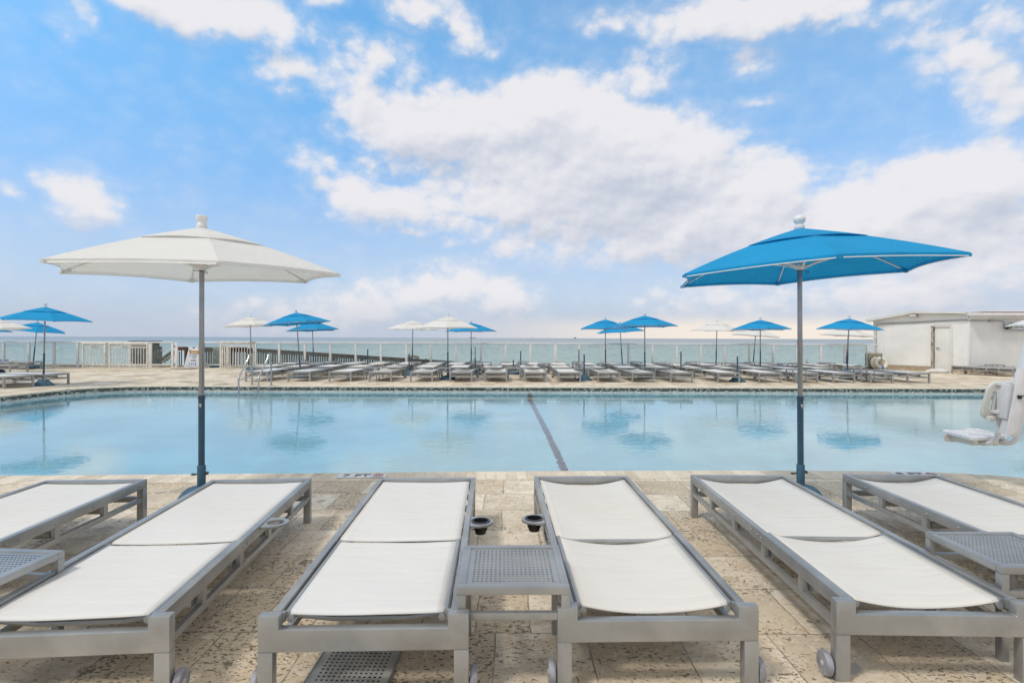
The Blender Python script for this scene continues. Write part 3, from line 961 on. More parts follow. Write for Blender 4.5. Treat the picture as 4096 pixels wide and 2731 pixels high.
def offset_poly(poly, d):
    n = len(poly); out = []
    for i in range(n):
        p0 = Vector(poly[i - 1]); p1 = Vector(poly[i]); p2 = Vector(poly[(i + 1) % n])
        t = ((p2 - p1).normalized() + (p1 - p0).normalized()).normalized()
        out.append((p1.x + t.y * d, p1.y - t.x * d))
    return out
area = sum(pool[i][0] * pool[(i + 1) % len(pool)][1] - pool[(i + 1) % len(pool)][0] * pool[i][1] for i in range(len(pool))) / 2
SG = 1 if area > 0 else -1
outer = offset_poly(pool, .30 * SG)
lip = offset_poly(pool, -.025 * SG)
arc = [0.0]
for i in range(len(pool)):
    arc.append(arc[-1] + (Vector(pool[(i + 1) % len(pool)]) - Vector(pool[i])).length)
def strip(name, rows, mat, kind='structure', vs=None, closed=True):
    """rows = list of (polygon, z); builds a ribbon with UV in metres"""
    n = len(pool); me = bpy.data.meshes.new(name)
    v = []; f = []
    for poly, z in rows: v += [(x, y, z) for x, y in poly]
    for r in range(len(rows) - 1):
        for i in range(n):
            j = (i + 1) % n
            f.append((r * n + i, r * n + j, (r + 1) * n + j, (r + 1) * n + i))
    me.from_pydata(v, [], f)
    uv = me.uv_layers.new(name='UVMap')
    if vs is None:
        vs = [0.0]
        for r in range(len(rows) - 1):
            a = rows[r]; c = rows[r + 1]
            vs.append(vs[-1] + (Vector((*a[0][0], a[1])) - Vector((*c[0][0], c[1]))).length)
    k = 0
    for r in range(len(rows) - 1):
        for i in range(n):
            for (ii, rr) in ((i, r), (i + 1, r), (i + 1, r + 1), (i, r + 1)):
                uv.data[k].uv = (arc[ii], vs[rr]); k += 1
    o = struct(name, me, mat, kind)
    return o
strip('pool_coping', [(outer, -.02), (outer, .004), (pool, .006), (offset_poly(pool, -.017 * SG), .002), (lip, -.010), (offset_poly(pool, -.028 * SG), -.018), (lip, -.031), (offset_poly(pool, -.017 * SG), -.037), (pool, -.038)], M['coping'])
strip('pool_tile_band', [(pool, -.037), (pool, -.120)], M['mosaic'])
strip('pool_waterline_band', [(pool, -.120), (offset_poly(pool, -.006 * SG), -.122), (offset_poly(pool, -.006 * SG), -.20)], M['grout_white'])
strip('pool_wall', [(pool, -.172), (pool, -2.1)], M['plaster'])
def fill_poly(polys, z, name):
    bm = bmesh.new(); edges = []
    for poly in polys:
        vs = [bm.verts.new((x, y, z)) for x, y in poly]
        for i in range(len(vs)): edges.append(bm.edges.new((vs[i], vs[(i + 1) % len(vs)])))
    bmesh.ops.triangle_fill(bm, use_beauty=True, use_dissolve=False, edges=edges)
    for f in bm.faces:
        if f.normal.z < 0: f.normal_flip()
    me = bpy.data.meshes.new(name); bm.to_mesh(me); bm.free()
    return me
DY = 24.75
rect = [(-70, -20), (70, -20), (70, DY), (-70, DY)]
mid_off = offset_poly(pool, .15 * SG)
struct('deck', fill_poly([rect, mid_off], 0.0, 'deck'), M['stone'])
struct('pool_water', fill_poly([pool], -.162, 'pool_water'), M['water'])
struct('pool_floor', fill_poly([offset_poly(pool, .05 * SG)], -1.85, 'pool_floor'), M['plaster'])
b = MB(); b.beam((.86, 5.3, -1.844), (.50, 14.97, -1.844), .11, .006); b.box(.43, .55, 14.955, 14.975, -1.84, -.30)
struct('lane_line', b.mesh('lane_line'), M['lane'])
b = MB(); b.box(-70, 70, DY, DY + .25, -3.2, -.01)
struct('deck_edge_wall', b.mesh('deck_edge_wall'), M['curb'])
b = MB(); b.box(-26, 15.6, 24.25, 24.6, .004, .055)
struct('railing_curb', b.mesh('railing_curb', bevel=.01), M['curb'])
b = MB()
b.v += [(-6000, 24.9, -3.1), (6000, 24.9, -3.1), (6000, 60, -3.9), (-6000, 60, -3.9)]; b.f.append((0, 1, 2, 3))
struct('beach', b.mesh('beach'), M['sand'])
b = MB()
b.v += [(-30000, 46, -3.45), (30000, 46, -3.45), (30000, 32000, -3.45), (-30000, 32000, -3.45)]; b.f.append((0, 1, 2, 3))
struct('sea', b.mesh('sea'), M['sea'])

# depth markers set in the coping
def marker(x, y, rz, digit, label):
    t = thing('depth_marker', label, 'depth marker', (x, y, .0075), rz)
    b = MB()
    for i in range(3): b.box(-.222 + i * .149, -.222 + i * .149 + .1475, -.074, .074, 0, .003)
    obj('tile', b.mesh('tile', bevel=.001), M['white_paint'], t)
    for s, xx in ((digit, -.148), ('FT', .002)):
        me = text_mesh(s, .135, .0008); obj('lettering', me, M['ink'], t, (xx, 0, .0045))
    n = obj('no_diving_symbol', (lambda bb: bb.mesh('ring'))(ring_mb()), M['redprint'], t, (.150, .016, .0045))
    bb = MB(); bb.beam((-.028, -.008, 0), (.006, .004, 0), .006, .001); bb.beam((.0, .002, 0), (.030, .010, 0), .005, .001); bb.beam((-.004, .004, 0), (.014, -.016, 0), .005, .001)
    obj('diver', bb.mesh('diver'), M['ink'], n)
    obj('caption', text_mesh('NO DIVING', .022, .0006), M['ink'], t, (.150, -.058, .0045))
    return t
def ring_mb():
    b = MB(); K = 8; ro, ri = .048, .040
    for z in (-.0007, .0007):
        for r in (ro, ri):
            for i in range(K):
                a = 2 * PI * (i + .5) / K; b.v.append((r * math.cos(a), r * math.sin(a), z))
    for i in range(K):
        j = (i + 1) % K
        b.f += [(i, j, K + j, K + i), (2 * K + i, 3 * K + i, 3 * K + j, 2 * K + j), (i, 2 * K + i, 2 * K + j, j), (K + i, K + j, 3 * K + j, 3 * K + i)]
    b.beam((-.030, .030, 0), (.030, -.030, 0), .006, .0015)
    return b
marker(-1.405, 5.237, R(2.6), '7', 'white 7 FT no diving tiles set in the near pool edge')
marker(3.90, 5.37, R(-3.5), '8', 'white depth tiles at pool edge half hidden by right lounger')

# skimmer lids
for px, py, w, lb in ((742, 1526, .40, 'dark skimmer lid in far deck left of the ladder'), (272, 1557, .14, 'small drain lid near the curved far left pool edge'),
                      (1875, 1539.5, .14, 'small drain lid on the far deck near picture centre'), (885, 1538, .45, 'thin dark slot lid in far deck beside the ladder')):
    Y = gy(px, py)
    o = obj('deck_lid', MB().lathe([(w / 2, .003), (w / 2 - .01, .007), (.01, .007)], 24).mesh('deck_lid'), M['mat'], None, (lat(px, Y), Y, 0))
    o['label'] = lb; o['category'] = 'drain lid'; o['group'] = 'lids set into the far deck'
    o.scale = (1, .45, 1)

# ------------------------------------------------------------------ pool ladder
t = thing('pool_ladder', 'polished steel pool ladder handrails at the far pool edge', 'pool ladder', (-6.84, 14.9, 0))
for dx in (-.26, .26):
    b = MB()
    pts = [(dx, -.42, -.95), (dx, -.42, .22)]
    for a in range(1, 5): pts.append((dx, -.42 + .03 * (a / 4) ** 2 * 1.5, .22 + .075 * a / 4))
    pts += [(dx, .12, .74)]
    c = (dx, .22, .735)
    for i in range(9):
        a = R(150 - 150 * i / 8); pts.append((dx, .235 + .10 * math.cos(a), .755 + .10 * math.sin(a)))
    pts += [(dx, .335, .02)]
    b.tube(pts, .0235, 14)
    h = obj('handrail', b.mesh('handrail', smooth=True), M['chrome'], t)
    obj('brace', MB().tube([(dx, -.41, .19), (dx, .335, .235)], .0165, 10).mesh('brace', smooth=True), M['chrome'], h)
    obj('floor_flange', MB().lathe([(.055, .007), (.055, .014), (.03, .022), (.022, .024)], 20, Matrix.Translation((dx, .335, 0))).mesh('flange', smooth=True), M['chrome'], h)
for z in (-.35, -.62):
    obj('step', MB().box(-.24, .24, -.46, -.38, z, z + .03).mesh('step', bevel=.005), M['chrome'], t)

# ------------------------------------------------------------------ railing
def FY(X): return 24.0 + .02 * X
def rail_section(name_label, posts_px, x_from=None, x_to=None, zt=1.10):
    xs = []
    for px in posts_px:
        X = lat(px, 24.0)
        for _ in range(4): X = lat(px, FY(X))
        xs.append(X)
    t = thing('glass_railing', name_label, 'railing', (xs[0], FY(xs[0]), 0), group='white framed glass railings')
    ox, oy = xs[0], FY(xs[0])
    def loc(X, Z, dy=0): return (X - ox, FY(X) - oy + dy, Z)
    a = x_from if x_from is not None else xs[0] - .05; z = x_to if x_to is not None else xs[-1] + .05
    b = MB()
    m1, m2 = loc(a, zt - .03), loc(z, zt - .03)
    b.beam(m1, m2, .085, .055)
    obj('top_rail', b.mesh('top_rail', bevel=.018, seg=3), M['rail_white'], t)
    obj('bottom_rail', MB().beam(loc(a, .125), loc(z, .125), .05, .05).mesh('bottom_rail', bevel=.004), M['rail_white'], t)
    for X in xs:
        p = loc(X, 0)
        obj('post', cached('rpost', lambda: MB().box(-.045, .045, -.03, .03, 0, zt - .056).mesh('post', bevel=.004)), M['rail_white'], t, p)
    for i in range(len(xs) - 1):
        p, q = loc(xs[i] + .045, (.15 + zt - .058) / 2), loc(xs[i + 1] - .045, (.15 + zt - .058) / 2)
        obj('glass_panel', MB().beam(p, q, .010, zt - .058 - .15).mesh('glass_panel'), M['glass'], t)
    return t
rail_section('long white glass railing behind the far loungers, left half', [1022, 1117, 1220, 1322, 1423, 1524, 1626, 1724, 1825, 1924, 2023, 2122, 2220])
rail_section('long white glass railing behind the far loungers, right half', [2221.5 + 2.5, 2317, 2416, 2513, 2610, 2707, 2804, 2901, 2997, 3093, 3188, 3284, 3380, 3471])
rail_section('white glass railing at far left beside the white gates', [-290, -190, -88, 15, 116, 217, 311, 424, 520, 600], zt=1.10)
rail_section('short white glass panel between the gates and the open stair', [604, 690])
rail_section('low white glass panel behind the sandwich board', [810, 884])
# end piece at shed
t = thing('rail_end', 'short white rail stub joining railing to the shed', 'railing', (lat(3474, 24.4), 24.45, 0))
obj('top_rail', MB().box(0, .46, -.04, .04, 1.045, 1.10).mesh('tr', bevel=.015), M['rail_white'], t)
obj('lower_rail', MB().box(0.02, .40, -.02, .02, .73, .77).mesh('lr', bevel=.004), M['rail_white'], t)
obj('post', MB().box(.40, .46, -.03, .03, .73, 1.045).mesh('p', bevel=.004), M['rail_white'], t)

# white picket gates
def gate(px0, px1, Y, label, sign=True, zt=1.03, extra=False):
    X0, X1 = lat(px0, Y), lat(px1, Y); W = X1 - X0
    t = thing('picket_gate', label, 'gate', (X0, Y, 0), group='white picket gates')
    obj('top_rail', MB().tube([(-.02, 0, zt), (W + .02, 0, zt)], .038, 12).mesh('top_rail', smooth=True), M['gate_white'], t)
    obj('post', MB().box(0, .06, -.03, .03, .0, zt - .03).mesh('post', bevel=.003), M['gate_white'], t)
    obj('post', MB().box(W - .06, W, -.03, .03, .0, zt - .03).mesh('post', bevel=.003), M['gate_white'], t)
    b = MB(); b.box(.06, W - .06, -.018, .018, zt - .185, zt - .15); b.box(.06, W - .06, -.018, .018, .11, .145); b.box(.06, W - .06, -.018, .018, .03, .06); b.box(.06, W - .06, -.018, .018, zt - .055, zt - .035)
    obj('rails', b.mesh('rails', bevel=.002), M['gate_white'], t)
    n = max(3, int(round((W - .12) / .115)))
    for i in range(1, n):
        x = .06 + (W - .12) * i / n
        b = MB().box(x - .011, x + .011, -.010, .010, .06, zt - .186)
        obj('picket', b.mesh('picket'), M['gate_white'], t)
    b = MB()
    for i in range(n):
        x = .06 + (W - .12) * (i + .5) / n
        pts = [(x + .043 * math.cos(2 * PI * k / 14), 0, zt - .102 + .043 * math.sin(2 * PI * k / 14)) for k in range(15)]
        b.tube(pts, .008, 6, cap=False)
    obj('ring_ornament', b.mesh('ring_ornament', smooth=True), M['gate_white'], t)
    if sign:
        sx = W * .52 if W < 1.2 else W * .42
        s = obj('sign_plate', MB().box(sx - .15, sx + .15, -.045, -.035, zt - .155, zt - .055).mesh('sign_plate', bevel=.002), M['sign_white'], t)
        obj('lettering', text_mesh('BEACH GATE', .034, .0008), M['ink'], s, (sx, -.047, zt - .088), (R(90), 0, 0))
        obj('lettering', text_mesh('CLOSES AT SUNSET', .028, .0008), M['ink'], s, (sx, -.047, zt - .125), (R(90), 0, 0))
    return t
gate(330, 423, 23.0, 'leftmost white picket gate with a small lettered plate')
gate(436, 592, 22.9, 'wider white picket gate in front of the dark tarpaulin')
g = gate(882, 1018, 23.0, 'white picket gate at the top of the beach ramp', sign=False, zt=1.09)
for i, x in enumerate((.09, .16, .24, .31)):
    obj('latch_panel', MB().box(x, x + .045, -.05 + .02 * i, -.02 + .02 * i, .03, .93).mesh('latch_panel', bevel=.003), M['gate_white'], g)
t = thing('gate_post', 'white post with grey hinges beside the open stair gap', 'post', (lat(705, 23.3), 23.3, 0))
obj('post', MB().box(-.05, .05, -.03, .03, 0, 1.08).mesh('post', bevel=.005), M['rail_white'], t)
for z in (.16, .92): obj('hinge', MB().box(-.09, -.03, -.045, -.03, z - .05, z + .05).mesh('hinge', bevel=.003), M['conduit'], t)

# tarpaulin
t = thing('draped_tarpaulin', 'dark grey tarpaulin draped over a frame behind the wide gate', 'tarpaulin', (lat(575, 25.3), 25.3, 0))
X0 = lat(522, 25.3) - lat(575, 25.3); X1 = lat(632, 25.3) - lat(575, 25.3)
def drape(u, v):
    x = X0 + (X1 - X0) * u + .05 * math.sin(9 * v) * (1 - v)
    return (x, .10 * math.sin(u * 21 + 2 * v) * (.4 + .6 * (1 - v)) + .15 * u, -.1 + 1.13 * v)
obj('cloth', MB().grid(drape, 60, 10).mesh('cloth', smooth='all', solid=.006), M['tarp'], t)
obj('roof_board', MB().box(X0 - .02, X1 - .10, -.15, .5, 1.07, 1.12).mesh('roof_board', bevel=.01), M['tarp'], t)
b = MB(); b.v += [(X0 - .25, .3, -.35), (X1 - .45, .3, .55), (X1 - .45, .3, -.4), (X0 - .25, .34, -.35), (X1 - .45, .34, .55), (X1 - .45, .34, -.4)]
b.f += [(0, 1, 2), (5, 4, 3), (0, 3, 4, 1), (1, 4, 5, 2), (2, 5, 3, 0)]
obj('lower_board', b.mesh('lower_board'), M['wood_dark'], t)

# wooden stair and ramp railings beyond the glass
def ramp_rail(p0, p1, label, drop=.95, post_every=1.35, pick=.115, mat2='wood_grey', topw=.15):
    p0 = Vector(p0); p1 = Vector(p1); d = p1 - p0; L = d.length
    t = thing('ramp_railing', label, 'wooden railing', tuple(p0), group='dark wooden ramp railings')
    obj('top_rail', MB().beam((0, -.03, 0), tuple(d + Vector((0, -.03, 0))), .14, .045).mesh('top_rail', bevel=.004), M['wood_dark'], t)
    obj('fascia_board', MB().beam((0, 0, -.10), tuple(d + Vector((0, 0, -.10))), .04, topw).mesh('fascia', bevel=.003), M['wood_dark'], t)
    obj('lower_board', MB().beam((0, 0, -drop + .08), tuple(d + Vector((0, 0, -drop + .08))), .04, .14).mesh('lower', bevel=.003), M['wood_dark'], t)
    n = int(L / pick); rr = random.Random(2)
    for i in range(min(n, 100)):
        q = d * ((i + .5) / n)
        h0 = rr.uniform(-.02, .02)
        b = MB().box(q.x - .042 + rr.uniform(-.006, .006), q.x + .036, -.012 + .05, .012 + .05, q.z - drop, q.z - .14 + h0)
        obj('picket', b.mesh('picket'), M[mat2 if i % 3 else 'wood_dark'], t)
    n = max(2, int(L / post_every))
    for i in range(n + 1):
        q = d * (i / n)
        obj('post', MB().box(q.x - .055, q.x + .055, .07, .17, q.z - drop - .8, q.z - .03).mesh('post', bevel=.004), M['wood_grey'], t)
    return t
Yr = 27.0
ramp_rail((lat(1000, Yr), Yr, hgt(1000, 1393, Yr)), (lat(1893, Yr), Yr, hgt(1893, 1451, Yr)), 'dark wooden ramp railing sloping down to the beach')
Yr = 25.9
ramp_rail((lat(738, Yr), Yr, hgt(738, 1390, Yr)), (lat(990, Yr), Yr, hgt(990, 1391, Yr)), 'level wooden railing behind the sandwich board and picket gate', topw=.2)
t = thing('stair_gate', 'dark brown wooden stair gate in the railing gap', 'gate', (lat(712, 25.2), 25.2, 0))
W = lat(748, 25.2) - lat(712, 25.2)
obj('top_board', MB().box(0, W, 0, .04, .70, .86).mesh('tb'), M['wood_dark'], t)
obj('post', MB().box(W - .09, W, -.05, -.005, -.2, .70).mesh('p'), M['wood_dark'], t)
for i in range(2): obj('picket', MB().box(.03 + .10 * i, .07 + .10 * i, .005, .03, -.2, .70).mesh('pk'), M['wood_dark'], t)
obj('handrail', MB().tube([(-.02, -.06, .66), (.18, -.06, .66)], .02, 8).mesh('hr'), M['rail_white'], t)
t = thing('stair_railing', 'brown stair post and descending white handrail seen through glass panel', 'stair railing', (lat(641, 25.6), 25.6, 0))
obj('post', MB().box(-.06, .06, -.06, .06, -1.2, .86).mesh('p', bevel=.004), M['wood_dark'], t)
obj('ledge', MB().box(-.14, .14, -.12, .12, .66, .70).mesh('l'), M['rail_white'], t)
obj('stringer', MB().beam((.05, .1, .22), (.60, .1, .62), .05, .26).mesh('s'), M['wood_dark'], t)
obj('handrail', MB().tube([(.09, -.02, .15), (.50, -.02, .45)], .02, 8).mesh('h'), M['rail_white'], t)
for i in range(4): obj('baluster', MB().box(.13 + .11 * i, .15 + .11 * i, -.01, .01, -.9, .17 + .08 * i).mesh('b'), M['rail_white'], t)

# sandwich board
t = thing('sandwich_board', 'white plastic sandwich board listing umbrella, chairs and table', 'sign', (lat(783, 23.4), 23.4, 0), R(0))
th = math.atan2(.22, .93)
pan = [(-.37, .0), (-.33, .0), (-.31, .05), (.31, .05), (.33, 0), (.37, .0), (.27, .78), (.27, .90), (.18, .90), (.17, .84), (.12, .84), (.11, .90), (-.0, .90), (-.01, .84), (-.12, .84), (-.13, .90), (-.27, .90), (-.27, .78)]
for s in (-1, 1):
    mm = Matrix.Translation((0, s * .23, 0)) @ Matrix.Rotation(R(90) + s * th * .95, 4, 'X')
    b = MB().prism(pan, -.012, .012, mm)
    fp = obj('panel', b.mesh('panel', bevel=.004), M['sign_white'], t)
    if s < 0: front = fp; fm = mm
sg = [('UMBRELLA', .095, .60, .062), ('CHAIRS', .055, .525, .062), ('TABLE', .04, .45, .062)]
def on_panel(me, mat, x, y, name='print', z=.0155):
    o = obj(name, me, M[mat], front); o.matrix_local = fm @ Matrix.Translation((x, y, z)); return o
for s_, x, y, sz in sg: on_panel(text_mesh(s_, sz, .0008), 'ink', x - .03, y, 'lettering')
b = MB(); arcs = []
for i in range(13):
    u = i / 12; arcs.append((-.21 + .42 * u, .69 + .035 * math.sin(PI * u)))
poly = arcs + [(x * .93, y - .085) for x, y in reversed(arcs)]
on_panel(MB().prism(poly, -.001, .001).mesh('banner'), 'orange', 0, .02, 'banner')
poly2 = [(x * .68, y - .018) for x, y in arcs] + [(x * .66, y - .062) for x, y in reversed(arcs)]
on_panel(MB().prism(poly2, -.001, .001).mesh('banner_panel'), 'yellow', 0, .02, 'banner', .0185)
for sx in (-1, 1):
    b = MB()
    for k in range(7):
        a = k * .9; b.prism([(0, 0), (.05 * math.cos(a), .04 * math.sin(a)), (.05 * math.cos(a + .5), .04 * math.sin(a + .5))], -.001, .001)
    on_panel(b.mesh('palm'), 'green', sx * .19, .745, 'palm_print', .020)
disc = lambda rx, ry, n=16: [(rx * math.cos(2 * PI * i / n), ry * math.sin(2 * PI * i / n)) for i in range(n)]
on_panel(MB().prism(disc(.045, .016), -.001, .001).mesh('ic'), 'blueprint', -.15, .60, 'icon')
b = MB(); b.beam((-.06, .03, 0), (-.03, 0, 0), .02, .002); b.beam((-.03, 0, 0), (.07, 0, 0), .014, .002)
on_panel(b.mesh('ic'), 'blueprint', -.16, .52, 'icon')
on_panel(MB().prism([(-.12, .01), (-.10, -.02), (.08, -.02), (.13, .005), (.06, .03), (-.02, .015)], -.001, .001).mesh('ic'), 'ink', 0, .33, 'icon')
for i, (rx, ry, c) in enumerate(((.017, .06, 'band_teal'), (.013, .055, 'blueprint'), (.022, .038, 'blueprint'), (.022, .065, 'blueprint'))):
    on_panel(MB().prism(disc(rx, ry), -.001, .001).mesh('ic'), c, -.15 + .085 * i, .185, 'icon')
on_panel(MB().box(-.27, -.10, -.008, .008, -.001, .001).box(-.06, .08, -.008, .008, -.001, .001).box(.11, .25, -.008, .008, -.001, .001).mesh('ic'), 'sign_grey', 0, .10, 'print')

# flag colour board
t = thing('flag_guide_board', 'grey beach flag guide board with coloured squares beside gate', 'sign', (lat(868, 23.95), 23.95, 0))
obj('board', MB().box(-.17, .15, -.015, .015, .18, .88).mesh('board', bevel=.01), M['sign_grey'], t)
for i, (c, z) in enumerate((('redprint', .71), ('redprint', .585), ('yellow', .455), ('green', .33), ('purple', .21))):
    obj('flag_print', MB().box(-.09, -.03, -.018, -.0155, z, z + (.07 if i == 0 else .035)).mesh('f'), M[c], t)
obj('base', MB().lathe([(.27, 0), (.28, .02), (.25, .06), (.15, .13), (.10, .16), (.03, .17)], 24).mesh('base', smooth=True), M['stand_base'], t)
o = obj('door_mat', MB().box(-.55, .45, -.16, .16, .003, .012).mesh('mat', bevel=.002), M['mat'], None, (lat(737, 22.7), 22.75, 0))
o['label'] = 'dark mat on the deck in front of the sandwich board'; o['category'] = 'mat'

# ------------------------------------------------------------------ shed
P0 = Vector((16.22, 24.9)); P1 = Vector((17.95, 21.9)); dW = (P1 - P0); LW = dW.length; dW.normalize()
angW = math.atan2(dW.y, dW.x)
def s_at(px):
    k = (px - 2048) / F
    return (k * P0.y - P0.x) / (dW.x - k * dW.y)
def Y_at(px): return P0.y + dW.y * s_at(px)
shed = thing('pool_shed', 'low white rendered shed with stained walls behind the far right deck', 'shed', (P0.x, P0.y, 0), angW)
# local frame: x along the door wall, -y outward (toward the pool left), +y into the building
def wz(px, py): return hgt(px, py, Y_at(px))
s3, sk, s4 = s_at(3500), s_at(3665), s_at(3862)
zl, zp, zr = wz(3500, 1282), wz(3665, 1253), wz(3862, 1258)
d0, d1 = s_at(3727), s_at(3803); dz = wz(3765, 1303)
wall = [(0, 0), (d0, 0), (d0, dz), (d1, dz), (d1, 0), (LW, 0), (LW, zr), (s4, zr), (sk, zp), (0, zl)]
mXZ = Matrix(((1, 0, 0, 0), (0, 0, 1, 0), (0, 1, 0, 0), (0, 0, 0, 1)))
obj('wall', MB().prism(wall, 0, .15, mXZ).mesh('wall'), M['wall_white'], shed)
inv = Matrix.Rotation(-angW, 4, 'Z')
c2 = inv @ Vector((1, 0, 0))   # world +X in the local frame
n2 = inv @ Vector((0, 1, 0))
def frame2(z0=0):
    m = Matrix((c2, n2, Vector((0, 0, 1)))).transposed().to_4x4(); m.translation = Vector((LW, 0, z0)); return m
F2 = frame2()
zt2 = 2.24
obj('wall', MB().box(.06, 9, .004, .15, 0, zt2, F2).mesh('wall2'), M['wall_shaded'], shed)
obj('corner_trim', MB().box(-.02, .05, -.02, .05, 0, zt2 - .01, F2).mesh('trim', bevel=.004), M['wall_white'], shed)
# roof over the door wall: fascia following the low gable
b = MB()
prof = [(-.28, zl - .05), (sk, zp), (s4 + .1, zr + .02)]
for (a, za), (c, zc) in zip(prof[:-1], prof[1:]):
    b.beam((a, -.10, za + .035), (c, -.10, zc + .035), .30, .075)
obj('fascia', b.mesh('fascia', bevel=.004), M['rust_white'], shed)
b = MB()
for (a, za), (c, zc) in zip(prof[:-1], prof[1:]):
    b.v += [(a, -.24, za + .076), (c, -.24, zc + .076), (c, 5.5, zc + .076), (a, 5.5, za + .076)]
    k = len(b.v) - 4; b.f.append((k, k + 1, k + 2, k + 3))
obj('roof', b.mesh('roof', solid=.03), M['rust_white'], shed)
b = MB(); b.box(-.12, 9, -.42, .4, 2.235, 2.345, F2)
rf = obj('roof_overhang', b.mesh('overhang', bevel=.005), M['white_paint'], shed)
obj('roof_edge', MB().box(.25, 9, -.36, 4, 2.347, 2.385, F2).mesh('redge'), M['red_roof'], rf)
obj('soffit_board', MB().box(-.02, 9, -.16, -.002, 2.13, 2.232, F2).mesh('soffit'), M['wall_shaded'], shed)
# rust line band under the fascia
b = MB(); b.beam((0.02, -.012, zl - .12), (s4, -.012, zr - .20), .02, .018)
obj('flashing', b.mesh('flashing'), M['frame_old'], shed)
obj('edge_post', MB().box(-.06, .0, -.03, .06, 0, zl - .02).mesh('ep', bevel=.004), M['rust_white'], shed)
# skirting tiles, two steps, broken by the door
def uvbox(b, name, mat, parent):
    me = b.mesh(name); uv = me.uv_layers.new(name='UVMap')
    for lp in me.loops:
        co = me.vertices[lp.vertex_index].co; uv.data[lp.index].uv = (co.x + co.y, co.z)
    return obj(name, me, mat, parent)
for a, c in ((.15, d0 - .04), (d1 + .05, LW + .1)):
    uvbox(MB().box(a, c, -.03, -.002, .09, .20), 'skirting', M['tile_beige'], shed)
    uvbox(MB().box(a, c, -.16, -.002, 0, .088), 'skirting_step', M['tile_beige'], shed)
uvbox(MB().box(.1, 9, -.035, -.003, .09, .19, F2), 'skirting', M['tile_beige'], shed)
uvbox(MB().box(.1, 9, -.14, -.003, 0, .088, F2), 'skirting_step', M['tile_beige'], shed)
dr = obj('door', MB().box(d0 + .10, d1 - .02, .03, .07, .02, dz - .04).mesh('door', bevel=.004), M['door'], shed)
obj('handle', MB().lathe([(.035, 0), (.035, .02), (.015, .03), (.015, .05)], 14, Matrix.Translation((d0 + .19, .03, .95)) @ Matrix.Rotation(R(90), 4, 'X')).box(d0 + .18, d0 + .30, -.03, -.01, .935, .955).mesh('handle', smooth=True), M['conduit'], dr)
b = MB(); b.box(d0 - .02, d0 + .06, -.03, .10, 0, dz); b.box(d0 + .065, d0 + .09, .0, .06, 0, dz - .03)
obj('door_frame', b.mesh('df', bevel=.003), M['frame_old'], shed)
b = MB(); b.box(d0 + .06, d1 + .02, -.03, .02, dz - .03, dz + .10); b.box(d1 - .01, d1 + .08, -.03, .02, 0, dz - .03)
obj('door_casing', b.mesh('dc', bevel=.003), M['rust_white'], shed)
obj('conduit', MB().tube([(.06, -.03, .3), (.06, -.03, zl - .22), (.10, -.03, zl - .19)] + [(x, -.03, zl - .19 + .01 * math.sin(x * 3) + (wz(3862, 1279) - (zl - .19)) * x / LW) for x in (.5, 1.0, 1.5, 2.0, 2.5, 3.0)] + [(LW - .1, -.03, wz(3862, 1279)), (LW + .02, -.05, 2.05)], .014, 8).mesh('conduit', smooth=True), M['conduit'], shed)
z9 = 2.04
b = MB().tube([tuple(F2 @ Vector((.0, -.03, z9))), tuple(F2 @ Vector((1.30, -.03, z9))), tuple(F2 @ Vector((1.36, -.03, z9 - .05))), tuple(F2 @ Vector((1.36, -.03, z9 - .2)))], .014, 8)
b.box(.76, .92, -.07, -.02, z9 - .03, z9 + .03, F2)
obj('conduit', b.mesh('conduit2'), M['conduit'], shed)
fl = thing('floodlight', 'black security floodlight mounted on the shaded shed wall', 'floodlight', tuple(shed.matrix_world @ Vector((0, 0, 0))))
fl.location = (P1.x + 1.38, P1.y - .12, 1.79)
obj('housing', MB().lathe([(.02, -.05), (.075, -.04), (.085, .03), (.06, .05), (.01, .055)], 18, Matrix.Rotation(R(90), 4, 'X')).mesh('hs', smooth=True), M['black'], fl)
hd = obj('lamp_head', MB().box(.08, .25, -.10, .0, .03, .12).mesh('lh', bevel=.008), M['black'], fl, rot=(R(20), R(8), 0))
obj('lens', MB().box(.095, .235, -.106, -.10, .04, .11).mesh('ln'), M['lens'], hd)
obj('sensor', MB().box(.11, .16, -.06, .0, -.13, -.05).mesh('sn', bevel=.01), M['cap'], fl)
cam_ = thing('security_camera', 'small white security camera under the shed gable', 'camera', (P0.x + dW.x * s_at(3660) - .12, P0.y + dW.y * s_at(3660) - .12, wz(3660, 1263)), angW)
obj('body', MB().tube([(-.16, -.05, 0), (.06, -.02, .015)], .032, 12).mesh('cb', smooth=True), M['white_paint'], cam_)
obj('lens', MB().tube([(-.185, -.053, -.002), (-.162, -.05, 0)], .026, 12).mesh('cl'), M['black'], cam_)
obj('bracket', MB().box(.06, .12, -.04, .08, -.07, .06).mesh('br'), M['frame_old'], cam_)
sgn = thing('wall_sign', 'white SHOWERS sign with navy border on the shed wall', 'sign', (lat(4105, 21.8), 21.80, 1.82))
obj('board', MB().box(-.62, .62, -.01, .01, -.145, .145).mesh('bd'), M['sign_white'], sgn)
b = MB(); b.box(-.62, .62, -.016, -.0105, .128, .145); b.box(-.62, .62, -.016, -.0105, -.145, -.128); b.box(-.62, -.603, -.016, -.0105, -.128, .128); b.box(.603, .62, -.016, -.0105, -.128, .128)
obj('border', b.mesh('bo'), M['navy'], sgn)
obj('lettering', text_mesh('SHOWERS', .19, .001), M['navy'], sgn, (.0, -.013, .0), (R(90), 0, 0))
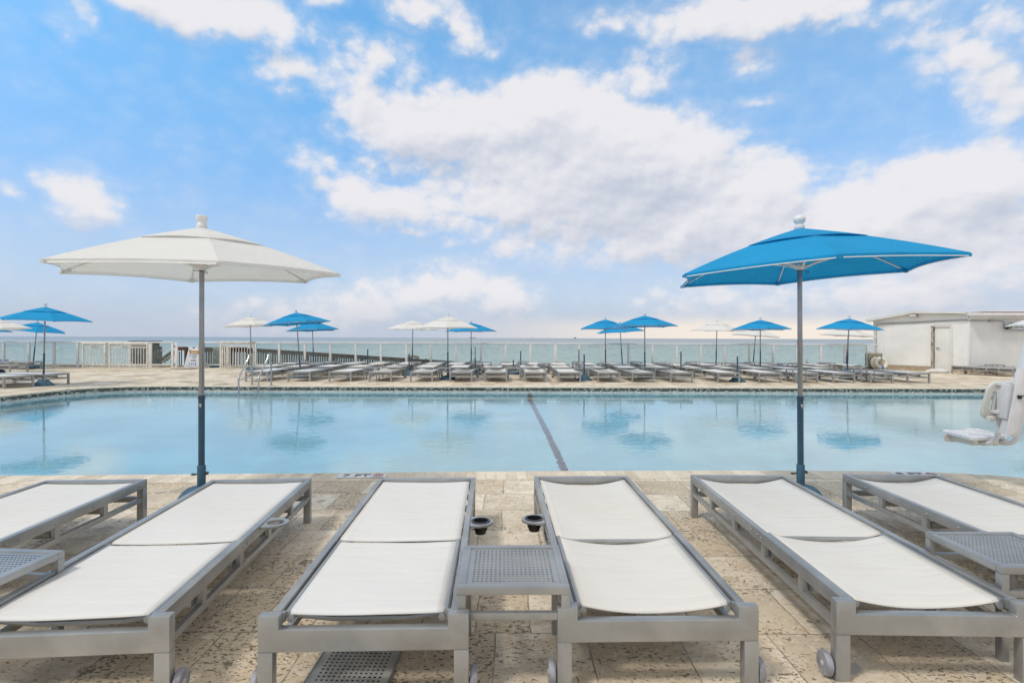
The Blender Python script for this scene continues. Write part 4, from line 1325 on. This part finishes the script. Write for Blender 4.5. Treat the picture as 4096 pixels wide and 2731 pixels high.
# stone block, life rings
bx = lat(3502, 24.2)
o = obj('stone_block', MB().box(-.29, .29, -.12, .16, 0, .70).mesh('stone_block', bevel=.01), M['curb'], None, (bx, 24.3, 0))
o['label'] = 'brown rendered block at the railing end behind the life rings'; o['category'] = 'block'
def life_ring(loc, rot, label):
    t = thing('life_ring', label, 'life ring', loc, rot=rot, group='life rings by the shed')
    Rm, rm = .205, .078
    def tor(u0, u1, r, n=40):
        b = MB()
        pts = [(Rm * math.cos(u0 + (u1 - u0) * i / n), Rm * math.sin(u0 + (u1 - u0) * i / n), 0) for i in range(n + 1)]
        return b.tube(pts, r, 14, cap=False)
    obj('ring', tor(0, 2 * PI, rm).mesh('ring', smooth='all'), M['ring_white'], t)
    obj('band', tor(-1.75, -1.35, rm + .004, 8).mesh('band', smooth='all'), M['band_blue'], t)
    obj('band', tor(1.4, 1.75, rm + .004, 8).mesh('band', smooth='all'), M['band_teal'], t)
    return t
life_ring((lat(3506, 24.05), 24.03, .285), (R(78), 0, R(8)), 'rear life ring leaning on the brown block')
life_ring((lat(3524, 23.85), 23.83, .285), (R(76), 0, R(-4)), 'front life ring with blue band, at the shed corner')
o = obj('red_float', MB().lathe([(.14, -.04), (.15, 0), (.12, .03), (.01, .035)], 24, Matrix.Rotation(R(80), 4, 'X')).mesh('float', smooth=True), M['red'], None, (lat(3514, 24.12), 24.12, .30))
o['label'] = 'dark red round float seen through the life rings'; o['category'] = 'float'
rr = random.Random(5); pts = []
for i in range(60):
    a = i * .62; pts.append((.32 * math.cos(a) * rr.uniform(.5, 1) - .15 + .006 * i, -.25 + .12 * math.sin(a) * rr.uniform(.5, 1), .012 + .05 * abs(math.sin(a * 1.7)) * rr.uniform(.3, 1)))
o = obj('rope', MB().tube(pts, .009, 6).mesh('rope', smooth=True), M['rope'], None, (lat(3500, 23.8), 23.8, 0))
o['label'] = 'tangled grey rope lying at the foot of the life rings'; o['category'] = 'rope'
# white sack
def sack(u, v):
    a = 2 * PI * u; t_ = v
    prof = math.sin(PI * min(1, max(0.0, t_))) ** .55
    rx = .42
    x = -rx + 2 * rx * t_
    w = .13 * prof * (1 + .25 * math.sin(7 * t_ + 1)) * (1.15 if t_ > .3 else .8)
    z = max(0.0, .075 * prof + w * .75 * math.sin(a) * (1 + .12 * math.sin(5 * a + 9 * t_)))
    return (x, w * 1.2 * math.cos(a) + .03 * math.sin(6 * t_), z)
o = obj('white_sack', MB().grid(sack, 32, 28).mesh('sack', smooth='all'), M['bag'], None, (lat(3747, 21.75), 21.75, .003), (0, 0, R(-8)))
o['label'] = 'crumpled white sack lying in front of the shed door'; o['category'] = 'sack'

# ------------------------------------------------------------------ pool lift
ox, oy = 4.4, 5.1
t = thing('pool_lift', 'white pool lift chair hanging over the water at right edge', 'pool lift', (ox, oy, 0))
q = [(4.20, 5.47), (4.64, 5.57), (4.60, 5.15), (4.15, 5.02)]
def rounded(q, r=.07, n=6):
    out = []
    for i in range(len(q)):
        p0 = Vector(q[i - 1]); p1 = Vector(q[i]); p2 = Vector(q[(i + 1) % len(q)])
        a = p1 + (p0 - p1).normalized() * r; c = p1 + (p2 - p1).normalized() * r
        for k in range(n + 1):
            s = k / n; out.append(tuple(a * (1 - s) ** 2 + p1 * 2 * s * (1 - s) + c * s * s))
    return out
rq = [(x - ox, y - oy) for x, y in rounded(q)]
obj('seat', MB().prism(rq, .392, .424).mesh('seat', bevel=.009, seg=3), M['lift'], t)
for (x0, y0, x1, y1) in ((-.12, .36, .06, .38), (.10, .33, .16, .15), (-.12, .12, .02, .04)):
    obj('seat_slot', MB().beam((x0, y0, .4245), (x1, y1, .4245), .014, .002).mesh('slot'), M['conduit'], t)
def back_panel():
    Wd, Ht = .45, .36
    outer_ = rounded([(-Wd / 2 - .01, 0), (-Wd / 2 + .01, Ht), (Wd / 2 - .01, Ht), (Wd / 2 + .01, 0)], .10, 8)
    def res(poly, n):
        P = [Vector(p) for p in poly]; seg = [(P[(i + 1) % len(P)] - P[i]).length for i in range(len(P))]; tot = sum(seg); out = []
        for k in range(n):
            d = tot * k / n; i = 0
            while d > seg[i]: d -= seg[i]; i += 1
            out.append(P[i].lerp(P[(i + 1) % len(P)], d / seg[i]))
        return out
    bm = bmesh.new(); edges = []
    loops = [res(outer_, 64)]
    for cx in (-.155, .155):
        loops.append([Vector((cx + .016 * math.cos(2 * PI * i / 20), .175 + (.075 if math.sin(2 * PI * i / 20) > 0 else -.075) + .016 * math.sin(2 * PI * i / 20))) for i in range(20)])
    for lp in loops:
        vs = [bm.verts.new(Vector((p.x, .10 * p.x * p.x * 4 * .6, p.y))) for p in lp]
        for i in range(len(vs)): edges.append(bm.edges.new((vs[i], vs[(i + 1) % len(vs)])))
    bmesh.ops.triangle_fill(bm, use_beauty=True, edges=edges)
    bmesh.ops.solidify(bm, geom=bm.faces[:], thickness=.032)
    bmesh.ops.recalc_face_normals(bm, faces=bm.faces)
    me = bpy.data.meshes.new('backrest'); bm.to_mesh(me); bm.free()
    return me
BX, BY, BZ = 4.425 - ox, 4.99 - oy, .585
bk = obj('backrest', back_panel(), M['lift_plastic'], t, (BX, BY, BZ), (R(12), 0, R(4)))
bv = bk.modifiers.new('b', 'BEVEL'); bv.width = .008; bv.segments = 3
obj('backrest_pad', MB().lathe([(.01, -.03), (.045, -.028), (.058, -.01), (.058, .012), (.045, .022), (.01, .025)], 24, Matrix.Translation((-.055, -.035, .275)) @ Matrix.Rotation(R(90), 4, 'X')).mesh('pad', smooth=True), M['lift_plastic'], bk)
for x in (-.19, -.02, .19): obj('lug', MB().box(x - .028, x + .028, -.06, -.02, .012, .055).mesh('lug', bevel=.006), M['lift_plastic'], bk)
for x0, x1 in ((4.365, 4.335), (4.545, 4.515)):
    pts = [(x0 - ox, 4.985 - oy, .66), (x0 - ox, 4.995 - oy, .52)]
    for i in range(8):
        a = R(90 * i / 7); pts.append((x0 + (x1 - x0) * i / 7 - ox, 5.105 - .10 * math.cos(a) - oy, .455 - .095 * math.sin(a)))
    pts += [(x1 - .03 - ox, 5.30 - oy, .360), (x1 - .05 - ox, 5.45 - oy, .360)]
    obj('seat_tube', MB().tube(pts, .022, 16).mesh('seat_tube', smooth=True), M['lift'], t)
for x in (-.15, -.06, .04, .13):
    obj('seat_clamp', MB().box(x - .022, x + .022, .00, .30, .336, .391).mesh('cl', bevel=.005), M['lift_plastic'], t)
obj('foot_bracket', MB().prism(rounded([(-.06, 0), (.06, 0), (.05, -.07), (-.04, -.07)], .02, 4), -.012, .012, Matrix.Translation((-.17, .28, .391)) @ Matrix.Rotation(R(90), 4, 'X')).mesh('fb'), M['lift_plastic'], t)
b = MB(); b.beam((4.335 - ox, 4.86 - oy, .475), (4.78 - ox, 4.74 - oy, 2.5), .085, .115, up=(1, 0, 0))
obj('lift_arm', b.mesh('lift_arm', bevel=.008), M['lift'], t)
b = MB(); b.prism([(-.075, 0), (.03, .06), (.10, .42), (.10, .60), (.03, .60), (-.005, .35)], -.008, .008, Matrix.Translation((4.325 - ox, 4.80 - oy, .46)) @ Matrix.Rotation(R(90), 4, 'X'))
b.box(4.29 - ox, 4.36 - ox, 4.83 - oy, 4.93 - oy, .62, .92)
obj('side_plate', b.mesh('side_plate', bevel=.004), M['lift'], t)
b = MB(); b.box(4.27 - ox, 4.50 - ox, 4.88 - oy, 4.94 - oy, .905, .935); b.box(4.27 - ox, 4.50 - ox, 4.90 - oy, 4.96 - oy, .655, .685)
obj('back_bracket', b.mesh('back_bracket', bevel=.005), M['lift'], t)
obj('latch', MB().box(4.345 - ox, 4.37 - ox, 4.77 - oy, 4.79 - oy, .80, .83).tube([(4.36 - ox, 4.78 - oy, .82), (4.38 - ox, 4.765 - oy, .83), (4.39 - ox, 4.765 - oy, .80)], .007, 8).mesh('latch'), M['black'], t)
b = MB(); b.beam((4.76 - ox, 4.75 - oy, 2.4), (5.6 - ox, 4.2 - oy, 1.9), .10, .12); b.box(5.5 - ox, 5.7 - ox, 4.1 - oy, 4.3 - oy, .0, 1.95)
obj('mast', b.mesh('mast', bevel=.01), M['lift'], t)
obj('mast_base', MB().box(5.3 - ox, 5.9 - ox, 3.9 - oy, 4.5 - oy, .0, .05).mesh('mb', bevel=.01), M['lift'], t)

# ------------------------------------------------------------------ beyond the railing
t = thing('cart_hood', 'tan fabric hood of a cart on the beach behind the railing', 'cart hood', (lat(1650, 28.5), 28.5, 0))
hp = []
zb = hgt(1650, 1441, 28.5); ztp = hgt(1650, 1421, 28.5)
w = .27
poly = [(-w, zb), (-w * .98, ztp - .08), (-w * .6, ztp - .01), (0, ztp), (w * .6, ztp - .01), (w * .98, ztp - .08), (w, zb), (w * .45, zb), (w * .4, ztp - .13), (w * .2, ztp - .10), (-w * .2, ztp - .10), (-w * .4, ztp - .13), (-w * .45, zb)]
obj('hood', MB().prism(poly, -.5, .05, Matrix(((1, 0, 0, 0), (0, 0, -1, 0), (0, 1, 0, 0), (0, 0, 0, 1)))).mesh('hood', bevel=.01), M['tan_cloth'], t)
obj('body', MB().box(-w, w, 0, .9, -1.5, zb - .01).mesh('bd', bevel=.02), M['wood_dark'], t)

def person(X, Y, ztop, label):
    # skinned figure, standing with its back to the pool
    ht = 1.74; base = ztop - ht
    J = {'pelvis': (0, 0, .95, .15, .105), 'waist': (0, 0, 1.10, .135, .095), 'chest': (0, 0, 1.30, .165, .11), 'neck': (0, 0, 1.47, .06, .06),
         'head0': (0, .01, 1.55, .072, .08), 'head1': (0, .01, 1.64, .082, .095), 'head2': (0, .0, 1.71, .05, .06)}
    E = [('pelvis', 'waist'), ('waist', 'chest'), ('chest', 'neck'), ('neck', 'head0'), ('head0', 'head1'), ('head1', 'head2')]
    for s, n in ((-1, 'l'), (1, 'r')):
        J['sh' + n] = (s * .18, 0, 1.40, .062, .06); J['el' + n] = (s * .24, .02, 1.12, .042, .04); J['wr' + n] = (s * .25, .10, .88, .028, .025); J['ha' + n] = (s * .25, .14, .79, .036, .02)
        J['hp' + n] = (s * .09, 0, .88, .09, .09); J['kn' + n] = (s * .11, .01, .48, .058, .06); J['an' + n] = (s * .12, 0, .09, .038, .04); J['to' + n] = (s * .13, .15, .04, .04, .028)
        E += [('chest', 'sh' + n), ('sh' + n, 'el' + n), ('el' + n, 'wr' + n), ('wr' + n, 'ha' + n), ('pelvis', 'hp' + n), ('hp' + n, 'kn' + n), ('kn' + n, 'an' + n), ('an' + n, 'to' + n)]
    names = list(J); me = bpy.data.meshes.new('person')
    me.from_pydata([J[n][:3] for n in names], [(names.index(a), names.index(c)) for a, c in E], [])
    o = bpy.data.objects.new('person', me); COL.objects.link(o); me.materials.append(M['skin'])
    md = o.modifiers.new('skin', 'SKIN')
    for i, n in enumerate(names):
        sv = me.skin_vertices[0].data[i]; sv.radius = (J[n][3], J[n][4]); sv.use_root = (i == 0)
    o.modifiers.new('sub', 'SUBSURF').levels = 2; o.modifiers['sub'].render_levels = 2
    o.location = (X, Y, base); o['label'] = label; o['category'] = 'person'
    sh = MB()
    def sf(u, v):
        a = 2 * PI * u; z = .93 + .52 * v
        rx = .165 + .05 * math.sin(PI * v * .9) ; ry = .125 + .02 * v
        if v > .85: k = 1 - (v - .85) * 3.2; rx *= k; ry *= k
        return (rx * math.cos(a), ry * math.sin(a), z)
    obj('shirt', sh.grid(sf, 20, 12).mesh('shirt', smooth='all'), M['shirt'], o)
    return o
Yp = 29.5
person(lat(1703, Yp), Yp, hgt(1703, 1431, Yp), 'person with grey shirt standing beyond the railing, head showing')

# dune grass tufts
def tuft(px, Y, n, hh, label, seed, spread=.35):
    rr = random.Random(seed); b = MB()
    for i in range(n):
        x = rr.uniform(-spread, spread); y = rr.uniform(-.1, .1); a = rr.uniform(-.6, .6); L = hh * rr.uniform(.5, 1)
        pts = []
        for k in range(6):
            s = k / 5; pts.append((x + a * .6 * s * s * L, y + .05 * s, -.5 + (L + .5) * s - .08 * abs(a) * s * s))
        b.tube(pts, [.006, .006, .005, .004, .003, .001], 4)
    o = obj('dune_grass', b.mesh('grass'), M['plant'], None, (lat(px, Y), Y, 0)); o['label'] = label; o['category'] = 'grass tuft'; o['group'] = 'grass tufts beyond the railing'
tuft(2655, 26.0, 26, .36, 'tall green grass tuft beyond the railing right of centre', 3, .45)
tuft(2855, 26.0, 6, .22, 'sparse grass tuft beside the single white umbrella pole', 4, .12)
tuft(3147, 26.0, 4, .22, 'thin grass sprig beyond railing left of near blue pole', 8, .05)
tuft(1808, 26.0, 2, .32, 'lone grass stalk beyond the railing at centre left', 9, .03)

# folded beach umbrella top beyond railing
t = thing('beach_umbrella', 'small navy beach umbrella top showing beyond the railing', 'beach umbrella', (lat(3228, 30), 30, 0))
zt = hgt(3228, 1449, 30)
obj('canopy', MB().lathe([(.30, zt - .14), (.22, zt - .07), (.10, zt - .01), (.01, zt + .02)], 8).mesh('c', smooth=True), M['navy_cloth'], t)
obj('pole', MB().lathe([(.014, -1.6), (.014, zt + .14), (.002, zt + .15)], 8).mesh('p'), M['navy_cloth'], t)
# pale boat hull at far left
t = thing('kayak', 'blue and white kayak lying beyond the railing at far left', 'kayak', (lat(25, 26.5), 26.5, hgt(30, 1446, 26.5) - .1))
obj('hull', MB().tube([(-1.6, 0, 0), (-1.3, 0, .02), (-.5, 0, .05), (.3, 0, .05), (.45, 0, .02), (.6, 0, -.04)], [.03, .12, .16, .15, .10, .02], 14).mesh('h', smooth='all'), M['white_paint'], t)
obj('deck_panel', MB().tube([(-1.2, -.02, .05), (-.5, -.02, .09), (.2, -.02, .09)], [.10, .13, .11], 12).mesh('d', smooth='all'), M['band_blue'], t)

# ships on the horizon
def ship(px, Y, L, Hh, label, parts):
    t = thing('ship', label, 'ship', (lat(px, Y), Y, -3.45), group='distant vessels on the horizon')
    obj('hull', MB().prism([(-L / 2, Hh * .45), (-L / 2 + L * .04, 0), (L / 2 - L * .05, 0), (L / 2, Hh * .5)], -L * .06, L * .06, Matrix(((1, 0, 0, 0), (0, 0, -1, 0), (0, 1, 0, 0), (0, 0, 0, 1)))).mesh('hull'), M['ship'], t)
    b = MB()
    for x0, x1, z1 in parts: b.box(L * x0, L * x1, -L * .04, L * .04, Hh * .45, Hh * z1)
    obj('superstructure', b.mesh('ss'), M['ship'], t)
ship(1891, 6000, 72, 14, 'long cargo ship silhouette on the horizon right of white umbrellas', [(-.45, -.36, 1.0), (-.3, .0, .75), (.05, .4, .7)])
ship(2131, 6000, 10, 12, 'tiny sailing boat speck on the horizon near centre', [(-.1, .1, 1.4)])
ship(2300, 6000, 36, 13, 'rounded ship silhouette on horizon left of blue trio', [(-.25, .25, 1.1), (-.35, .4, .75)])

# ------------------------------------------------------------------ world
w = bpy.data.worlds.new('World'); scn.world = w; w.use_nodes = True
nt = w.node_tree; nt.nodes.clear(); t = NT(nt)
SUN = Vector((-.48, -.33, .85)).normalized()
sky = t.new('ShaderNodeTexSky', sky_type='NISHITA'); sky.sun_disc = False
sky.sun_elevation = math.asin(SUN.z); sky.sun_rotation = math.atan2(SUN.x, SUN.y)
sky.air_density = 1.0; sky.dust_density = .6; sky.ozone_density = 2.0
gen = t.coord('Generated')
d = t.vmath('NORMALIZE', gen)
dx, dy, dzz = t.sep(d)
az = t.math('MULTIPLY', t.math('ARCTAN2', dx, dy), 57.2958)
el = t.math('MULTIPLY', t.math('ARCSINE', dzz), 57.2958)
BL = [(-5.2, 21.5, 14.4, 3.1, 1), (6.9, 22.2, 10.5, 3.2, 1), (14.2, 18.6, 10.0, 3.5, 1), (3.3, 17.5, 18.1, 4.5, 1.1), (-10.9, 20.4, 8.2, 2.7, 0.8), (12.1, 14.8, 14.7, 4.5, 1), (19.9, 12.2, 11.8, 3.6, 0.9), (-1.2, 12.5, 14.5, 3.0, 0.8), (-16.4, 14.5, 4.9, 2.4, 0.8), (-12.2, 13.1, 6.4, 2.5, 0.7), (26.0, 9.4, 11.9, 3.5, 0.8), (14.2, 9.2, 17.2, 2.5, 0.8), (2.4, 24.2, 4.9, 1.9, 0.7), (25.6, 14.8, 4.7, 2.6, 0.7), (36.1, 13.3, 5.9, 2.7, 0.9), (40.5, 12.9, 4.1, 2.3, 0.9), (40.3, 9.6, 6.8, 4.0, 0.9), (33.4, 10.2, 6.2, 3.3, 0.8), (38.1, 5.8, 8.9, 2.8, 0.7), (-30.2, 27.2, 8.7, 2.3, 0.9), (-23.9, 27.4, 4.9, 1.8, 0.8), (-34.4, 27.1, 6.1, 1.5, 0.8), (-38.4, 23.9, 1.6, 1.8, 0.5), (-8.7, 30.1, 5.2, 1.7, 0.8), (-4.3, 28.3, 3.6, 1.6, 0.7), (-13.9, 25.7, 5.5, 2.3, 0.75), (-22.0, 23.7, 3.8, 2.1, 0.7), (-17.6, 23.5, 3.7, 1.6, 0.5), (-18.8, 29.8, 3.2, 1.0, 0.6), (20.3, 29.1, 10.2, 2.1, 0.95), (22.3, 27.3, 6.5, 1.3, 0.7), (31.2, 26.8, 2.6, 1.4, 0.7), (8.6, 29.2, 3.1, 1.3, 0.6), (13.8, 25.4, 3.2, 2.3, 0.65), (23.4, 24.5, 3.4, 1.5, 0.5), (27.4, 27.9, 7.0, 1.6, 0.8), (39.5, 21.6, 4.0, 2.4, 0.85), (41.3, 18.3, 3.3, 2.7, 0.8), (41.5, 23.8, 2.0, 1.4, 0.6), (36.7, 23.8, 2.9, 1.2, 0.4), (37.3, 25.7, 5.1, 1.0, 0.6), (-37.5, 11.1, 3.2, 2.6, 0.9), (-39.5, 11.7, 1.6, 2.0, 0.5), (-42.5, 10.6, 1.0, 1.0, 0.7), (-5.6, 5.3, 6.6, 2.9, 0.9), (-0.3, 3.8, 4.5, 2.7, 0.8), (-13.9, 3.7, 6.7, 2.4, 0.7), (-20.4, 1.9, 11.7, 2.3, 0.6), (-0.3, 9.0, 2.7, 1.1, 0.5), (19.9, 3.6, 10.2, 2.5, 0.6), (34.3, 3.1, 10.7, 2.2, 0.6), (-7.4, 24.4, 2.2, 0.7, 0.5), (-20.4, 16.9, 2.4, 1.7, 0.5), (23.8, 21.6, 2.2, 0.5, 0.4), (-52.6, 15.3, 8.5, 5.0, 0.8), (-55.7, 4.4, 8.9, 3.8, 0.8), (54.9, 12.0, 7.6, 6.1, 0.9), (58.9, 2.9, 8.8, 2.8, 0.8)]
grp = bpy.data.node_groups.new('cloud_density', 'ShaderNodeTree')
grp.interface.new_socket('P', in_out='INPUT', socket_type='NodeSocketVector')
grp.interface.new_socket('D', in_out='OUTPUT', socket_type='NodeSocketFloat')
g = NT(grp); gi = g.new('NodeGroupInput'); go = g.new('NodeGroupOutput')
P = gi.outputs[0]
acc = None
for a_, e_, ra, re, wt in BL:
    ra *= 1.12; re *= 1.25
    v_ = g.vmath('MULTIPLY_ADD', P, (1 / ra, 1 / re, 0), (-a_ / ra, -e_ / re, 0))
    ln = g.vmath('LENGTH', v_, out=1)
    x = g.math('MULTIPLY_ADD', ln, -wt, wt, clamp=True)
    acc = x if acc is None else g.math('ADD', acc, x)
g.l.new(acc, go.inputs[0])
def dens(vec):
    n = t.new('ShaderNodeGroup'); n.node_tree = grp; t.put(n.inputs[0], vec); return n.outputs[0]
P = t.comb(az, el, 0)
cmp_ = t.mapping(P, (1.0, 1.35, 1))
warp = t.noise(cmp_, .16, 3, .45, out=1)
Pw = t.vmath('MULTIPLY_ADD', t.vmath('SUBTRACT', warp, (.5, .5, .5)), (5.0, 3.0, 0), P)
fb = t.noise(cmp_, .28, 8, .55)
fb2 = t.noise(t.vmath('ADD', cmp_, (31, 7, 0)), .55, 5, .46)
def puffs(vec, sc):
    n = t.new('ShaderNodeTexVoronoi', voronoi_dimensions='2D', feature='SMOOTH_F1')
    t.put(n.inputs['Vector'], vec); n.inputs['Scale'].default_value = sc
    n.inputs['Detail'].default_value = 2.0; n.inputs['Roughness'].default_value = .42; n.inputs['Lacunarity'].default_value = 2.3
    n.inputs['Smoothness'].default_value = .45; n.normalize = True
    return n.outputs['Distance']
wsm = t.vmath('MULTIPLY_ADD', t.noise(cmp_, .9, 4, .5, out=1), (1.0, 1.0, 0), cmp_)
pf = puffs(wsm, .42)
tex = t.math('MULTIPLY_ADD', fb, .80, t.math('MULTIPLY', fb2, .35))
tex = t.math('SUBTRACT', tex, .575)
tex = t.math('MULTIPLY_ADD', t.math('SUBTRACT', .34, pf), .85, tex)
d1 = dens(Pw)
high = t.ss(el, 34, 48, 0, .75)
back = t.math('MULTIPLY', t.ss(t.math('ABSOLUTE', az), 60, 75, 0, .6), t.ss(el, 2, 12))
base_d = t.math('ADD', t.math('MINIMUM', d1, 1.15), t.math('MAXIMUM', high, back))
dn = t.math('MULTIPLY_ADD', t.math('MULTIPLY', tex, t.ss(base_d, 0, .22, .35, 1)), 1.25, base_d)
mask = t.ss(dn, .02, .82, 0, .97)
wisp = t.math('MULTIPLY', t.ss(dn, -.10, .30), .22)
mask = t.math('MAXIMUM', mask, wisp)
# shading: how much cloud lies above this point, plus billow relief
d2 = dens(t.vmath('ADD', Pw, (-1.0, 2.4, 0)))
rel = t.noise(t.vmath('ADD', cmp_, (-.5, 1.0, 0)), .28, 3, .45)
fbl = t.noise(cmp_, .28, 3, .45)
pf2 = puffs(t.vmath('ADD', wsm, (-.30, .60, 0)), .42)
relief = t.math('MULTIPLY_ADD', t.math('SUBTRACT', pf2, pf), .45, t.math('SUBTRACT', fbl, rel))
sh = t.math('MULTIPLY_ADD', t.math('SUBTRACT', d2, d1), .45, t.math('MULTIPLY', d2, .30))
sh = t.math('MULTIPLY_ADD', relief, -1.15, sh)
sh = t.math('MULTIPLY_ADD', t.math('SUBTRACT', fb2, .5), -.10, sh)
shade = t.ss(sh, -.12, 1.08)
WB = .10
k = 1 / WB
ccol = t.mix(shade, (.85 * k, .84 * k, .87 * k), (.53 * k, .58 * k, .69 * k))
unseen = t.math('MAXIMUM', t.ss(el, 33, 46), t.ss(t.math('ABSOLUTE', az), 55, 72))
ccol = t.mix(unseen, ccol, (.80 * k, .775 * k, .73 * k))
# sky behind
skyc = t.mix(1.0, sky.outputs[0], t.mix(t.ss(el, 4, 30), (1.35, 1.42, 1.62), (1.5, 2.4, 2.5)), mode='MULTIPLY')
lowf = t.ss(el, 0, 16, 1, 0)
skyc = t.mix(t.math('MULTIPLY', lowf, .88), skyc, (.50 * k, .62 * k, .80 * k))
hz = t.ss(el, .0, 5.0, 1, 0)
gl = t.math('MULTIPLY', t.ss(el, .9, 2.6, 1, 0), t.ss(az, -12, 22, 0, 1))
veil = t.ss(az, -18, 15, 0, .16)
skyc = t.mix(veil, skyc, (.56 * k, .60 * k, .72 * k))
c = t.mix(mask, skyc, ccol)
c = t.mix(t.math('MULTIPLY', hz, .70), c, (.52 * k, .57 * k, .67 * k))
c = t.mix(t.math('MULTIPLY', gl, .85), c, (1.0 * k, .88 * k, .75 * k))
bg = t.new('ShaderNodeBackground'); bg.inputs[1].default_value = WB
t.l.new(c, bg.inputs[0])
wo = t.new('ShaderNodeOutputWorld'); t.l.new(bg.outputs[0], wo.inputs[0])

sl = bpy.data.lights.new('sun', 'SUN'); sl.energy = 1.6; sl.angle = R(9); sl.color = (1.0, .945, .865)
so = bpy.data.objects.new('sun', sl); COL.objects.link(so)
so.rotation_euler = SUN.to_track_quat('Z', 'Y').to_euler()

# ------------------------------------------------------------------ camera
cd = bpy.data.cameras.new('camera'); cam = bpy.data.objects.new('camera', cd); COL.objects.link(cam)
cd.sensor_width = 36; cd.lens = 36 * F / 4096.0
cd.shift_y = -(1365.5 - 1351.6) / 4096.0
cd.clip_start = .05; cd.clip_end = 60000
cam.location = (0, 0, H); cam.rotation_euler = (R(90), -math.atan(11.8 / 3500), 0)
scn.camera = cam
scn.render.resolution_x = 1024; scn.render.resolution_y = 682
vs = scn.view_settings; vs.view_transform = 'Standard'; vs.look = 'None'; vs.exposure = 0.0; vs.gamma = 1
scn.render.engine = 'CYCLES'
scn.cycles.max_bounces = 10; scn.cycles.transmission_bounces = 8; scn.cycles.transparent_max_bounces = 16
